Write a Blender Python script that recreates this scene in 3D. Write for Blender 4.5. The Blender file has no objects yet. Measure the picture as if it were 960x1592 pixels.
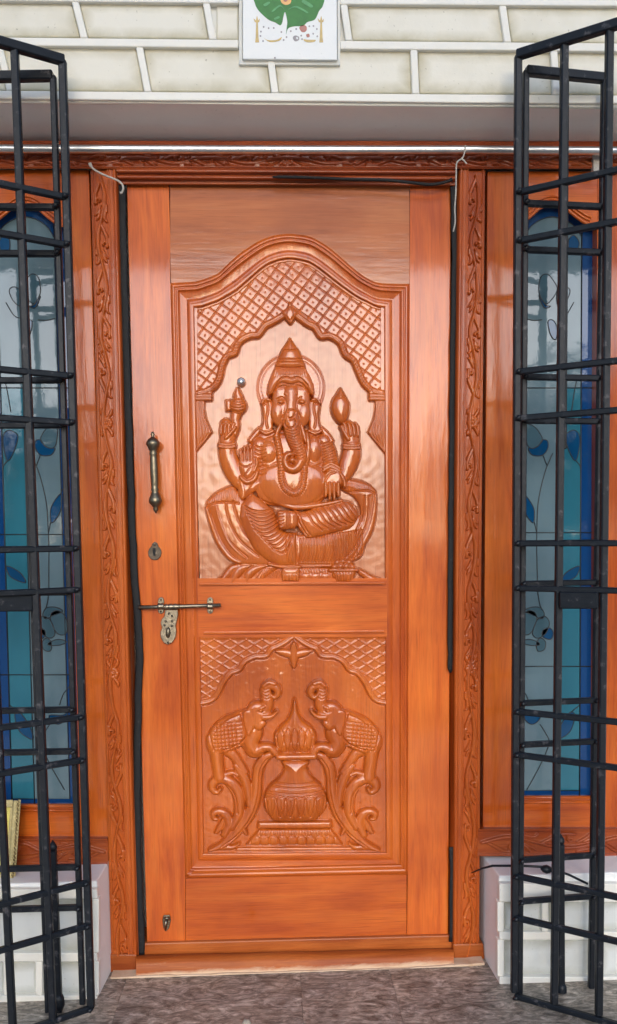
import bpy, bmesh, math, random
import numpy as np
from mathutils import Vector, Matrix
random.seed(7); rng = np.random.default_rng(7)
R = math.radians
scene = bpy.context.scene
col = scene.collection

# ------------------------------------------------------------------ camera
PW, PH, F, CX, CY = 960.0, 1592.0, 1250.0, 480.0, 929.89
CAM = np.array([-0.06872, -2.44856, 1.27467]); YAW, PITCH, ROLL = 0.045, -0.0803, -0.01071
def cam_axes():
    fw = np.array([math.sin(YAW)*math.cos(PITCH), math.cos(YAW)*math.cos(PITCH), math.sin(PITCH)])
    rt = np.array([math.cos(YAW), -math.sin(YAW), 0.0]); up = np.cross(rt, fw)
    return (math.cos(ROLL)*rt + math.sin(ROLL)*up, -math.sin(ROLL)*rt + math.cos(ROLL)*up, fw)
RT, UP, FW = cam_axes()
cd = bpy.data.cameras.new('camera'); cam = bpy.data.objects.new('camera', cd); col.objects.link(cam)
cd.sensor_fit = 'VERTICAL'; cd.sensor_height = 36.0; cd.sensor_width = 36.0*PW/PH
cd.lens = 36.0*F/PH; cd.shift_y = (CY-PH/2)/PH; cd.clip_start = 0.05; cd.clip_end = 500
m = Matrix.Identity(4)
for i in range(3):
    m[i][0] = RT[i]; m[i][1] = UP[i]; m[i][2] = -FW[i]; m[i][3] = CAM[i]
cam.matrix_world = m
scene.camera = cam

# ------------------------------------------------------------------ light
SUN_EL, SUN_AZ = R(13), R(-3)        # veiled sun in front of the house
w = bpy.data.worlds.new('World'); scene.world = w; w.use_nodes = True
nt = w.node_tree; bg = nt.nodes['Background']
sky = nt.nodes.new('ShaderNodeTexSky'); sky.sky_type = 'NISHITA'; sky.sun_disc = False
sky.sun_elevation = SUN_EL; sky.sun_rotation = math.pi + SUN_AZ
sky.air_density = 0.7; sky.dust_density = 0.7; sky.ozone_density = 1.0
nt.links.new(sky.outputs[0], bg.inputs[0]); bg.inputs[1].default_value = 0.12
sd = bpy.data.lights.new('sun', 'SUN'); sd.energy = 1.5; sd.angle = R(56); sd.color = (.93, .95, 1)
so = bpy.data.objects.new('sun', sd); col.objects.link(so)
sdir = Vector((-math.sin(SUN_AZ)*math.cos(SUN_EL), -math.cos(SUN_AZ)*math.cos(SUN_EL), math.sin(SUN_EL)))
so.rotation_euler = sdir.to_track_quat('Z', 'Y').to_euler(); so.location = (-2, -6, 6)
scene.view_settings.view_transform = 'Standard'; scene.view_settings.look = 'None'
scene.view_settings.exposure = 1.17; scene.view_settings.gamma = 1.0

# ------------------------------------------------------------------ helpers
def at(px, py, Y=0.0):
    """point on the vertical plane y=Y that the photograph shows at (px, py)"""
    px = np.asarray(px, float); py = np.asarray(py, float); Y = np.asarray(Y, float)
    d = FW + ((px-CX)/F)[..., None]*RT - ((py-CY)/F)[..., None]*UP
    t = (Y-CAM[1])/d[..., 1]
    return CAM + t[..., None]*d
S = 0.0019
def P3(px, py, Y=0.0): return Vector(at(px, py, Y))

def tag(o, label=None, cat=None, group=None, kind=None):
    if label: o['label'] = label
    if cat: o['category'] = cat
    if group: o['group'] = group
    if kind: o['kind'] = kind
    return o
def thing(name, label, cat, loc, group=None):
    o = bpy.data.objects.new(name, None); o.empty_display_size = .1; col.objects.link(o)
    o.location = loc; return tag(o, label, cat, group, 'thing')
def world_loc(o):
    v = Vector(o.location)
    while o.parent: o = o.parent; v += Vector(o.location)
    return v
def link(name, me, mat=None, parent=None):
    o = bpy.data.objects.new(name, me); col.objects.link(o)
    if mat is not None and not me.materials: me.materials.append(mat)
    if parent is not None:
        o.parent = parent; o.location = -world_loc(parent)
    return o
def mesh(name, vs, fs, mat, parent=None, smooth=False, bevel=0.0, seg=2):
    me = bpy.data.meshes.new(name)
    bm = bmesh.new(); bv = [bm.verts.new(v) for v in vs]
    for f in fs:
        try: bm.faces.new([bv[i] for i in f])
        except ValueError: pass
    bmesh.ops.recalc_face_normals(bm, faces=bm.faces)
    if bevel:
        ed = [e for e in bm.edges if len(e.link_faces) == 2 and e.calc_face_angle(0) > .5]
        bmesh.ops.bevel(bm, geom=ed, offset=bevel, segments=seg, affect='EDGES', profile=.5)
    bm.to_mesh(me); bm.free()
    if smooth: me.shade_smooth()
    return link(name, me, mat, parent)
def box(name, x0, x1, y0, y1, z0, z1, mat, parent=None, bevel=0.003):
    vs = [(x, y, z) for z in (z0, z1) for y in (y0, y1) for x in (x0, x1)]
    return mesh(name, vs, [(0,1,3,2),(4,6,7,5),(0,4,5,1),(2,3,7,6),(0,2,6,4),(1,5,7,3)], mat, parent, bevel=bevel, seg=1)
def prism(name, poly, Yf, Yb, mat, parent=None, bevel=0.002, smooth=False):
    """board whose front outline is the polygon (photo points), from Yf back to Yb"""
    a = [P3(x, y, Yf) for x, y in poly]; n = len(a)
    b = [Vector((v.x, Yb, v.z)) for v in a]
    fs = [tuple(range(n)), tuple(range(2*n-1, n-1, -1))] + [(i, i+n, (i+1) % n+n, (i+1) % n) for i in range(n)]
    return mesh(name, a+b, fs, mat, parent, bevel=bevel, smooth=smooth)
def quad(x0, y0, x1, y1): return [(x0, y0), (x1, y0), (x1, y1), (x0, y1)]
def tube_geo(pts, rad, n=8):
    pts = [Vector(p) for p in pts]; m = len(pts)
    rs = rad if hasattr(rad, '__len__') else [rad]*m
    vs, fs = [], []
    prev = None
    for i, p in enumerate(pts):
        t = (pts[min(i+1, m-1)]-pts[max(i-1, 0)]).normalized()
        a = prev if prev is not None else (Vector((0, 1, 0)) if abs(t.y) < .9 else Vector((1, 0, 0)))
        a = (a - t*a.dot(t)).normalized(); prev = a; b = t.cross(a)
        for k in range(n):
            th = 2*math.pi*k/n; vs.append(p + (a*math.cos(th)+b*math.sin(th))*rs[i])
    for i in range(m-1):
        for k in range(n):
            fs.append((i*n+k, i*n+(k+1) % n, (i+1)*n+(k+1) % n, (i+1)*n+k))
    fs += [tuple(range(n))[::-1], tuple(range((m-1)*n, m*n))]
    return vs, fs
def tube(name, pts, rad, mat, parent=None, n=8):
    vs, fs = tube_geo(pts, rad, n); return mesh(name, vs, fs, mat, parent, smooth=True)
def lathe(name, prof, axis0, axis1, mat, parent=None, n=20):
    """prof: (t along axis0->axis1, radius)"""
    a0, a1 = Vector(axis0), Vector(axis1)
    vs, fs = tube_geo([a0.lerp(a1, t) for t, r in prof], [max(r, 1e-4) for t, r in prof], n)
    return mesh(name, vs, fs, mat, parent, smooth=True)
def beam_geo(p0, p1, w, d):
    p0, p1 = Vector(p0), Vector(p1); t = (p1-p0).normalized()
    a = Vector((0, 1, 0)) if abs(t.y) < .8 else Vector((0, 0, 1))
    a = (a-t*a.dot(t)).normalized(); b = t.cross(a)
    vs = [p + a*(d/2*sa)+b*(w/2*sb) for p in (p0, p1) for sa, sb in ((-1,-1),(-1,1),(1,1),(1,-1))]
    return vs, [(0,1,2,3),(7,6,5,4),(0,4,5,1),(1,5,6,2),(2,6,7,3),(3,7,4,0)]
def beam(name, p0, p1, w, d, mat, parent=None, bevel=.0015):
    vs, fs = beam_geo(p0, p1, w, d); return mesh(name, vs, fs, mat, parent, bevel=bevel, seg=1)
def spline(pts, n=10, closed=False):
    """Catmull-Rom through points of any dimension"""
    P = np.array(pts, float); m = len(P)
    if m < 3 and not closed: return np.array([P[0]+(P[-1]-P[0])*t for t in np.linspace(0, 1, n+1)])
    out = []
    rngm = m if closed else m-1
    for i in range(rngm):
        if closed: a, b, c, d = P[(i-1) % m], P[i], P[(i+1) % m], P[(i+2) % m]
        else: a, b, c, d = P[max(i-1, 0)], P[i], P[i+1], P[min(i+2, m-1)]
        for k in range(n):
            t = k/n
            out.append(.5*((2*b)+(-a+c)*t+(2*a-5*b+4*c-d)*t*t+(-a+3*b-3*c+d)*t**3))
    if not closed: out.append(P[-1])
    return np.array(out)

# ------------------------------------------------------------------ materials
def newmat(name):
    mt = bpy.data.materials.new(name); mt.use_nodes = True
    return mt, mt.node_tree, mt.node_tree.nodes['Principled BSDF']
def N(t, typ, **kw):
    n = t.nodes.new(typ)
    for k, v in kw.items(): setattr(n, k, v)
    return n
def noise(t, vec, scale, detail=4, rough=.55, dist=0.0):
    n = N(t, 'ShaderNodeTexNoise'); n.inputs['Scale'].default_value = scale; n.inputs['Detail'].default_value = detail
    n.inputs['Roughness'].default_value = rough; n.inputs['Distortion'].default_value = dist
    if vec is not None: t.links.new(vec, n.inputs['Vector'])
    return n.outputs['Fac']
def ramp(t, fac, stops):
    r = N(t, 'ShaderNodeValToRGB'); e = r.color_ramp.elements
    while len(e) < len(stops): e.new(.5)
    for el, (p, c) in zip(e, stops): el.position = p; el.color = (*c, 1)
    t.links.new(fac, r.inputs['Fac']); return r.outputs['Color']
def mapping(t, scale, obj=True, randloc=False):
    tc = N(t, 'ShaderNodeTexCoord'); mp = N(t, 'ShaderNodeMapping'); mp.inputs['Scale'].default_value = scale
    t.links.new(tc.outputs['Object'], mp.inputs['Vector'])
    if randloc:
        oi = N(t, 'ShaderNodeObjectInfo'); mu = N(t, 'ShaderNodeMath', operation='MULTIPLY'); mu.inputs[1].default_value = 17.3
        t.links.new(oi.outputs['Random'], mu.inputs[0]); t.links.new(mu.outputs[0], mp.inputs['Location'])
    return mp.outputs['Vector']
def mixc(t, fac, a, b, mode='MIX'):
    mx = N(t, 'ShaderNodeMix', data_type='RGBA', blend_type=mode)
    for s, v in ((mx.inputs[0], fac), (mx.inputs[6], a), (mx.inputs[7], b)):
        if hasattr(v, 'is_linked') or hasattr(v, 'links'): t.links.new(v, s)
        elif isinstance(v, (tuple, list)): s.default_value = (*v, 1)
        else: s.default_value = v
    return mx.outputs[2]
def bump(t, b, fac, strength, dist, prev=None):
    bp = N(t, 'ShaderNodeBump'); bp.inputs['Strength'].default_value = strength; bp.inputs['Distance'].default_value = dist
    t.links.new(fac, bp.inputs['Height'])
    if prev is not None: t.links.new(prev, bp.inputs['Normal'])
    if b is not None: t.links.new(bp.outputs['Normal'], b.inputs['Normal'])
    return bp.outputs['Normal']

def wood(name, axis='z', mid=(.60, .120, .013), dark=(.43, .066, .008), light=(.69, .168, .022), rough=.3, coat=.9, crough=.09, worn=0.0, carve=False, cior=1.42, facets=True):
    mt, t, b = newmat(name)
    sc = {'z': (9, 9, .9), 'x': (.9, 9, 9)}[axis]
    v = mapping(t, sc, randloc=not carve)
    g1 = noise(t, v, 2.2, 6, .62, .6)
    sc2 = {'z': (90, 90, 3.5), 'x': (3.5, 90, 90)}[axis]
    v2 = mapping(t, sc2); g2 = noise(t, v2, 2.0, 3, .6)
    c = ramp(t, g1, [(.30, dark), (.5, mid), (.72, light)])
    c2 = ramp(t, g2, [(.35, (.80, .76, .72)), (.6, (1, 1, 1))])
    c = mixc(t, .55 if not carve else .35, c, c2, 'MULTIPLY')
    v3 = mapping(t, (1, 1, 1)); g3 = noise(t, v3, 3.3, 3, .5)
    c = mixc(t, 1.0, c, ramp(t, g3, [(.32, (.80, .72, .68)), (.66, (1.10, 1.12, 1.1))]), 'MULTIPLY')
    oi = N(t, 'ShaderNodeObjectInfo'); c = mixc(t, 1.0, c, ramp(t, oi.outputs['Random'], [(0, (.86, .82, .80)), (1, (1.06, 1.08, 1.1))]), 'MULTIPLY') if not carve else c
    sc5 = {'z': (340, 340, 9), 'x': (9, 340, 340)}[axis]; g5 = noise(t, mapping(t, sc5), 1.0, 2, .5)
    c = mixc(t, 1.0, c, ramp(t, g5, [(.30, (.76, .70, .66)), (.40, (1, 1, 1))]), 'MULTIPLY')
    gs = noise(t, mapping(t, (26, 26, 26)), 1.6, 5, .7); c = mixc(t, ramp(t, gs, [(.66, (0, 0, 0)), (.74, (.35,)*3)]), c, (.22, .07, .03))
    if worn:
        gw = noise(t, v3, 16, 6, .7, .3)
        fw = ramp(t, gw, [(.56, (0, 0, 0)), (.62+.1*(1-worn), (1, 1, 1))])
        c = mixc(t, fw, c, (.62, .42, .27))
    t.links.new(c, b.inputs['Base Color'])
    rr = noise(t, v3, 14, 4)
    mr = N(t, 'ShaderNodeMapRange'); mr.inputs['To Min'].default_value = rough-.06; mr.inputs['To Max'].default_value = rough+.12
    t.links.new(rr, mr.inputs['Value']); t.links.new(mr.outputs[0], b.inputs['Roughness'])
    b.inputs['Specular IOR Level'].default_value = .15; b.inputs['Coat Weight'].default_value = coat; b.inputs['Coat Roughness'].default_value = crough; b.inputs['Coat IOR'].default_value = cior
    n1 = bump(t, None, g2, .12, .0012)
    if carve and facets:            # flat chisel facets
        vo = N(t, 'ShaderNodeTexVoronoi'); vo.feature = 'SMOOTH_F1'; vo.inputs['Scale'].default_value = 85; vo.inputs['Smoothness'].default_value = .25
        t.links.new(mapping(t, (1, 1, .6)), vo.inputs['Vector']); n1 = bump(t, None, vo.outputs['Distance'], .22, .0016, n1)
    v4 = mapping(t, (9, 9, 6) if carve else {'z': (14, 14, 3), 'x': (3, 14, 14)}[axis]); gw2 = noise(t, v4, 1.3, 3)
    bump(t, b, gw2, .25, (.0015 if facets else .0006) if carve else .004, n1)
    t.links.new(b.inputs['Normal'].links[0].from_socket, b.inputs['Coat Normal'])
    return mt
M = {}
M['wood_v'] = wood('varnished_wood_upright', 'z')
M['wood_h'] = wood('varnished_wood_level', 'x')
M['wood_top'] = wood('faded_wood_level', 'x', mid=(.50, .14, .035), dark=(.36, .09, .022), light=(.56, .19, .06), crough=.14)
M['wood_carve'] = wood('varnished_carved_wood', 'z', mid=(.54, .115, .012), dark=(.42, .078, .008), light=(.62, .15, .018), coat=1.0, crough=.12, carve=True, cior=1.5)
M['wood_ground'] = wood('varnished_ground_sheen_tint', 'z', mid=(.56, .20, .085), dark=(.48, .15, .055), light=(.60, .23, .11), coat=.9, crough=.2, carve=True, cior=1.5, facets=False)  # paler, pinker base colour carries the sky sheen of the upper panel ground
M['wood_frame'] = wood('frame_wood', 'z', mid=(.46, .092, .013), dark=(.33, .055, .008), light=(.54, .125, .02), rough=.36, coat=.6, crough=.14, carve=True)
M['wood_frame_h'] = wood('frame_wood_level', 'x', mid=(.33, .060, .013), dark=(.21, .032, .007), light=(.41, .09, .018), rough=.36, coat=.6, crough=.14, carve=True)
M['wood_sill'] = wood('worn_sill_wood', 'x', mid=(.42, .105, .02), dark=(.3, .06, .012), light=(.5, .15, .035), rough=.45, coat=.35, crough=.2, worn=0.0)

def metal(name, base, rough=.35, metallic=1.0, spots=None, bmp=.1, scale=60):
    mt, t, b = newmat(name); v = mapping(t, (1, 1, 1))
    g = noise(t, v, scale, 5, .6)
    c = ramp(t, g, [(.35, tuple(x*.75 for x in base)), (.6, base)] + ([(.72, spots)] if spots else []))
    t.links.new(c, b.inputs['Base Color']); b.inputs['Metallic'].default_value = metallic
    b.inputs['Roughness'].default_value = rough
    bump(t, b, g, bmp, .002)
    return mt
M['iron'] = metal('black_painted_iron', (.006, .009, .014), .45, 0.0, (.085, .08, .085), .9, 38)
M['iron'].node_tree.nodes['Principled BSDF'].inputs['Coat Weight'].default_value = .05; M['iron'].node_tree.nodes['Principled BSDF'].inputs['Specular IOR Level'].default_value = .3
M['iron'].node_tree.nodes['Principled BSDF'].inputs['Coat Roughness'].default_value = .25
M['brass'] = metal('aged_brass', (.27, .23, .17), .36, 1.0, (.5, .42, .3), .3, 90)
M['bronze'] = metal('dark_bronze', (.23, .19, .13), .4, 1.0, (.25, .2, .13), .3, 90)
M['chrome'] = metal('polished_steel', (.85, .84, .82), .3, 1.0, None, .03, 12)
M['rubber'] = metal('black_rubber', (.006, .006, .007), .75, 0.0, (.03, .03, .032), .9, 70)
M['string'] = metal('pale_wire', (.5, .46, .4), .6, 0.0, None, .2, 200)
M['gold'] = metal('gilt_moulding', (.46, .37, .17), .45, .4, (.62, .56, .36), .6, 70)

def paint(name, base, dirt, amount=.5, scale=7, rough=.55, fine=.25, randloc=True, bmp=.25):
    mt, t, b = newmat(name); v = mapping(t, (1, 1, 1), randloc=randloc)
    g = noise(t, v, scale, 6, .6, .4); f = ramp(t, g, [(.46, (0, 0, 0)), (.78, (amount,)*3)])
    c = mixc(t, f, base, dirt)
    g2 = noise(t, v, scale*14, 3, .6); f2 = ramp(t, g2, [(.66, (0, 0, 0)), (.78, (fine,)*3)])
    c = mixc(t, f2, c, tuple(x*.45 for x in dirt))
    t.links.new(c, b.inputs['Base Color']); b.inputs['Roughness'].default_value = rough
    bump(t, b, g2, bmp, .002); return mt
M['white'] = paint('white_wall_paint', (.72, .71, .65), (.55, .53, .42), .35, 5)
M['band'] = paint('white_raised_band_paint', (.84, .81, .73), (.62, .58, .42), .25, 8)
def panel_mat(name, base, dirt, amt):
    mt, t, b = newmat(name)
    tc = N(t, 'ShaderNodeTexCoord'); sx = N(t, 'ShaderNodeSeparateXYZ'); t.links.new(tc.outputs['Generated'], sx.inputs[0])
    def edge(sock, k):
        a = N(t, 'ShaderNodeMath', operation='SUBTRACT'); a.inputs[1].default_value = .5; t.links.new(sock, a.inputs[0])
        c = N(t, 'ShaderNodeMath', operation='ABSOLUTE'); t.links.new(a.outputs[0], c.inputs[0])
        d = N(t, 'ShaderNodeMapRange'); d.inputs['From Min'].default_value = .5-k; d.inputs['From Max'].default_value = .5; t.links.new(c.outputs[0], d.inputs['Value']); return d.outputs[0]
    mxm = N(t, 'ShaderNodeMath', operation='MAXIMUM'); t.links.new(edge(sx.outputs[0], .15), mxm.inputs[0]); t.links.new(edge(sx.outputs[2], .42), mxm.inputs[1])
    v = mapping(t, (1, 1, 1), randloc=True); g = noise(t, v, 9, 6, .65, .5)
    mu = N(t, 'ShaderNodeMath', operation='MULTIPLY'); t.links.new(mxm.outputs[0], mu.inputs[0]); t.links.new(g, mu.inputs[1])
    f = ramp(t, mu.outputs[0], [(.12, (0, 0, 0)), (.55, (amt,)*3)])
    c = mixc(t, f, base, dirt)
    g3 = noise(t, v, 5, 4); c = mixc(t, ramp(t, g3, [(.5, (0, 0, 0)), (.75, (.3,)*3)]), c, dirt)
    g2 = noise(t, v, 110, 2, .6); c = mixc(t, ramp(t, g2, [(.70, (0, 0, 0)), (.76, (.55,)*3)]), c, (.2, .17, .1))
    t.links.new(c, b.inputs['Base Color']); b.inputs['Roughness'].default_value = .6
    bump(t, b, noise(t, v, 22, 5, .6), .35, .004); return mt
M['brick'] = panel_mat('dirty_cream_panel', (.79, .75, .64), (.42, .37, .22), .75)
M['brick_low'] = panel_mat('pale_grey_panel', (.68, .69, .66), (.34, .33, .25), .8)
M['marble'] = paint('pale_sill_plaster', (.90, .885, .85), (.66, .63, .58), .4, 9)
M['soffit'] = paint('grey_soffit_plaster', (.94, .93, .87), (.82, .80, .74), .5, 6, .7)
M['tile'] = paint('glazed_white_tile', (.70, .70, .67), (.6, .6, .55), .2, 9, .2)
M['blocker'] = paint('blocker_beam_paint', (.7, .69, .67), (.35, .33, .3), .4, 2, .8)  # paint of the added light-blocking beam
def flat(name, c, rough=.5, metallic=0, coat=0):
    mt, t, b = newmat(name); v = mapping(t, (1, 1, 1)); g = noise(t, v, 60, 4)
    t.links.new(ramp(t, g, [(.3, tuple(x*.8 for x in c)), (.7, tuple(min(1, x*1.1) for x in c))]), b.inputs['Base Color'])
    b.inputs['Roughness'].default_value = rough; b.inputs['Metallic'].default_value = metallic; b.inputs['Coat Weight'].default_value = coat
    return mt
M['leaf_print'] = flat('green_print', (.03, .20, .025), .5); M['gold_print'] = flat('ochre_print', (.50, .33, .06), .25)
M['vein'] = flat('pale_green_print', (.10, .36, .12), .5); M['red_print'] = flat('brown_red_print', (.35, .07, .03), .25); M['grey_print'] = flat('grey_print', (.25, .22, .22), .3)
M['orange_print'] = flat('orange_print', (.75, .35, .05), .25); M['stone_bit'] = flat('stone', (.35, .30, .24), .8)
M['yellow_art'] = flat('yellow_picture', (.75, .62, .12), .3); M['keyhole'] = flat('keyhole_black', (.01, .01, .01), .8)
M['lead'] = flat('dark_lead', (.03, .035, .04), .4, .3)

def glass(name, c, rough=.05, wav=.15, var=.2):
    mt, t, b = newmat(name); v = mapping(t, (1, 1, .4)); g = noise(t, v, 5, 4)
    t.links.new(ramp(t, g, [(.3, tuple(x*(1-var) for x in c)), (.7, tuple(x*(1+var) for x in c))]), b.inputs['Base Color'])
    b.inputs['Roughness'].default_value = rough; b.inputs['IOR'].default_value = 1.5; b.inputs['Specular IOR Level'].default_value = .25
    b.inputs['Coat Weight'].default_value = .45; b.inputs['Coat Roughness'].default_value = .02; b.inputs['Coat IOR'].default_value = 1.5
    v2 = mapping(t, (1, 1, 1)); g2 = noise(t, v2, 28, 3); bump(t, b, g2, wav, .0012)
    t.links.new(b.inputs['Normal'].links[0].from_socket, b.inputs['Coat Normal'])
    return mt
M['g_grey'] = glass('grey_frosted_glass', (.125, .19, .215))
M['g_teal'] = glass('teal_glass', (.028, .15, .20))
M['g_blue'] = glass('cobalt_glass', (.005, .05, .17))
M['g_leaf'] = glass('deep_teal_glass', (.004, .06, .15))
M['g_petal'] = glass('slate_glass', (.06, .115, .14))

mt, t, b = newmat('polished_dark_granite'); M['granite'] = mt
def rot_map(sc, rz):
    v_ = mapping(t, (1, 1, 1), randloc=True); mp = N(t, 'ShaderNodeMapping'); mp.inputs['Scale'].default_value = sc; mp.inputs['Rotation'].default_value = (0, 0, rz)
    t.links.new(v_, mp.inputs['Vector']); return mp.outputs['Vector']
g = noise(t, rot_map((4, 10, 8), .12), 2.6, 9, .75, 2.2); g2 = noise(t, rot_map((22, 52, 45), .12), 1.6, 6, .75, .8)
c = ramp(t, g, [(.33, (.06, .052, .044)), (.45, (.21, .185, .155)), (.55, (.42, .37, .32)), (.68, (.74, .68, .60))])
c = mixc(t, .85, c, ramp(t, g2, [(.32, (.45, .43, .43)), (.5, (1, .98, .97)), (.66, (1.5, 1.45, 1.45))]), 'MULTIPLY')
g3 = noise(t, rot_map((1, 1, 1), 0), 6, 4, .6); c = mixc(t, .7, c, ramp(t, g3, [(.4, (.66, .66, .64)), (.62, (1.02, .96, .86))]), 'MULTIPLY')
t.links.new(c, b.inputs['Base Color']); b.inputs['Roughness'].default_value = .38; bump(t, b, g2, .35, .003)
mt, t, b = newmat('yard_ground'); M['ground'] = mt
v = mapping(t, (1, 1, 1)); g = noise(t, v, 1.5, 6); t.links.new(ramp(t, g, [(.35, (.38, .37, .35)), (.65, (.5, .49, .46))]), b.inputs['Base Color']); b.inputs['Roughness'].default_value = .9
mt, t, b = newmat('tree_leaves'); M['leaves'] = mt
v = mapping(t, (1, 1, 1)); g = noise(t, v, 1.8, 3); t.links.new(ramp(t, g, [(.3, (.035, .07, .02)), (.7, (.09, .14, .04))]), b.inputs['Base Color']); b.inputs['Roughness'].default_value = .6
M['bark'] = flat('tree_bark', (.14, .1, .07), .9)

# ------------------------------------------------------------------ carved relief engine
class Relief:
    """height field over a patch; coordinates in px of the patch, heights in px"""
    def __init__(s, u0, v0, u1, v1, res):
        s.u = np.arange(u0, u1+res*.5, res); s.v = np.arange(v0, v1+res*.5, res); s.res = res
        s.U, s.V = np.meshgrid(s.u, s.v); s.Z = np.zeros_like(s.U); s.I = np.zeros(s.U.shape, int)
        s.mask = np.ones(s.U.shape, bool)
    def win(s, x0, y0, x1, y1):
        a = max(0, int((x0-s.u[0])/s.res)-1); b_ = min(len(s.u), int((x1-s.u[0])/s.res)+3)
        c = max(0, int((y0-s.v[0])/s.res)-1); d = min(len(s.v), int((y1-s.v[0])/s.res)+3)
        return (slice(c, d), slice(a, b_)) if b_ > a and d > c else None
    def segd(s, P, w, closed=True):
        U, V = s.U[w], s.V[w]; best = np.full(U.shape, 1e9)
        n = len(P)
        for i in range(n if closed else n-1):
            ax, ay = P[i][:2]; bx, by = P[(i+1) % n][:2]; dx, dy = bx-ax, by-ay; L = dx*dx+dy*dy+1e-9
            tt = np.clip(((U-ax)*dx+(V-ay)*dy)/L, 0, 1)
            best = np.minimum(best, (U-ax-tt*dx)**2+(V-ay-tt*dy)**2)
        return np.sqrt(best)
    def inside(s, P, w):
        U, V = s.U[w], s.V[w]; ins = np.zeros(U.shape, bool); n = len(P)
        for i in range(n):
            ax, ay = P[i][:2]; bx, by = P[(i+1) % n][:2]
            if ay == by: continue
            c = (ay > V) != (by > V)
            ins ^= c & (U < (bx-ax)*(V-ay)/(by-ay)+ax)
        return ins
    def dome(s, pts, base, h, r, ident=None, smooth=True, over=False, n=6, lip=1.6):
        P = spline(pts, n, True) if smooth else np.array(pts, float)
        w = s.win(P[:, 0].min(), P[:, 1].min(), P[:, 0].max(), P[:, 1].max())
        if w is None: return
        d = s.segd(P, w); ins = s.inside(P, w)
        t = np.clip(d/r, 0, 1); z = base*np.clip(d/lip+.35, 0, 1)+h*np.sqrt(np.clip(1-(1-t)**2, 0, 1))
        Z = s.Z[w]; hit = ins & ((z > Z) | over)
        Z[hit] = z[hit]
        if ident is not None: s.I[w][hit] = ident
    def ell(s, cx, cy, rx, ry, base, h, ident=None, rot=0, pw=.5):
        R_ = max(rx, ry)+1; w = s.win(cx-R_, cy-R_, cx+R_, cy+R_)
        if w is None: return
        c, sn = math.cos(R(rot)), math.sin(R(rot)); du = s.U[w]-cx; dv = s.V[w]-cy
        q = ((du*c+dv*sn)/rx)**2+((-du*sn+dv*c)/ry)**2
        z = base+h*np.clip(1-q, 0, 1)**pw; Z = s.Z[w]; hit = (q < 1) & (z > Z); Z[hit] = z[hit]
        if ident is not None: s.I[w][hit] = ident
    def stroke(s, pts, base, h, ident=None, n=8, smooth=True, add=False):
        """pts (x, y, r)"""
        P = spline(pts, n) if smooth else np.array(pts, float)
        r = P[:, 2].max()+1; w = s.win(P[:, 0].min()-r, P[:, 1].min()-r, P[:, 0].max()+r, P[:, 1].max()+r)
        if w is None: return
        U, V = s.U[w], s.V[w]; T = np.full(U.shape, 1e9)
        for i in range(len(P)-1):
            ax, ay, ar = P[i]; bx, by, br = P[i+1]; dx, dy = bx-ax, by-ay; L = dx*dx+dy*dy+1e-9
            tt = np.clip(((U-ax)*dx+(V-ay)*dy)/L, 0, 1)
            d = np.sqrt((U-ax-tt*dx)**2+(V-ay-tt*dy)**2)/np.maximum(ar+(br-ar)*tt, .2)
            T = np.minimum(T, d)
        prof = np.sqrt(np.clip(1-T*T, 0, 1)); Z = s.Z[w]
        if add: hit = T < 1; Z[hit] += h*prof[hit]
        else:
            z = base+h*prof; hit = (T < 1) & (z > Z); Z[hit] = z[hit]
        if ident is not None: s.I[w][hit] = ident
    def groove(s, pts, width, depth, only=None, n=8, smooth=True, closed=False):
        P = spline(pts, n, closed) if smooth else np.array(pts, float)
        r = width*2.5; w = s.win(P[:, 0].min()-r, P[:, 1].min()-r, P[:, 0].max()+r, P[:, 1].max()+r)
        if w is None: return
        d = s.segd(P, w, closed); g = depth*np.exp(-(d/width)**2)
        if only is not None: g = g*np.isin(s.I[w], only)
        s.Z[w] -= g
    def outline_cut(s, ident_hi, depth=1.5, k=2):
        """carved v-cut in the ground beside raised shapes"""
        A = (s.I > 0) if ident_hi is None else np.isin(s.I, ident_hi)
        B = A.copy()
        for _ in range(k):
            C = B.copy(); C[1:] |= B[:-1]; C[:-1] |= B[1:]; C[:, 1:] |= B[:, :-1]; C[:, :-1] |= B[:, 1:]; B = C
        ring = B & ~A & (s.I == 0); s.Z[ring] -= depth
    def blur(s, it=1):
        for _ in range(it):
            Z = s.Z; Q = Z.copy(); Q[1:-1, 1:-1] = (Z[1:-1, 1:-1]*4+Z[:-2, 1:-1]+Z[2:, 1:-1]+Z[1:-1, :-2]+Z[1:-1, 2:])/8; s.Z = Q
    def build(s, names, mapf, Yg, mat, parent, ground=None):
        """names: {ident: (part name, parent part name or None)}; one mesh object per ident"""
        px, py = mapf(s.U, s.V); G = at(px, py, np.full(px.shape, Yg)); G[..., 1] -= s.Z*S
        nv, nu = s.U.shape; idx = np.arange(nv*nu).reshape(nv, nu)
        q = np.stack([idx[:-1, :-1], idx[1:, :-1], idx[1:, 1:], idx[:-1, 1:]], -1).reshape(-1, 4)
        own = s.I[:-1, :-1].copy()
        for sl in ((slice(1, None), slice(0, -1)), (slice(0, -1), slice(1, None)), (slice(1, None), slice(1, None))):
            own = np.maximum(own, s.I[sl])
        own = own.reshape(-1)
        ok = (s.mask[:-1, :-1] & s.mask[1:, :-1] & s.mask[1:, 1:] & s.mask[:-1, 1:]).reshape(-1)
        V = G.reshape(-1, 3); objs = {}
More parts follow.
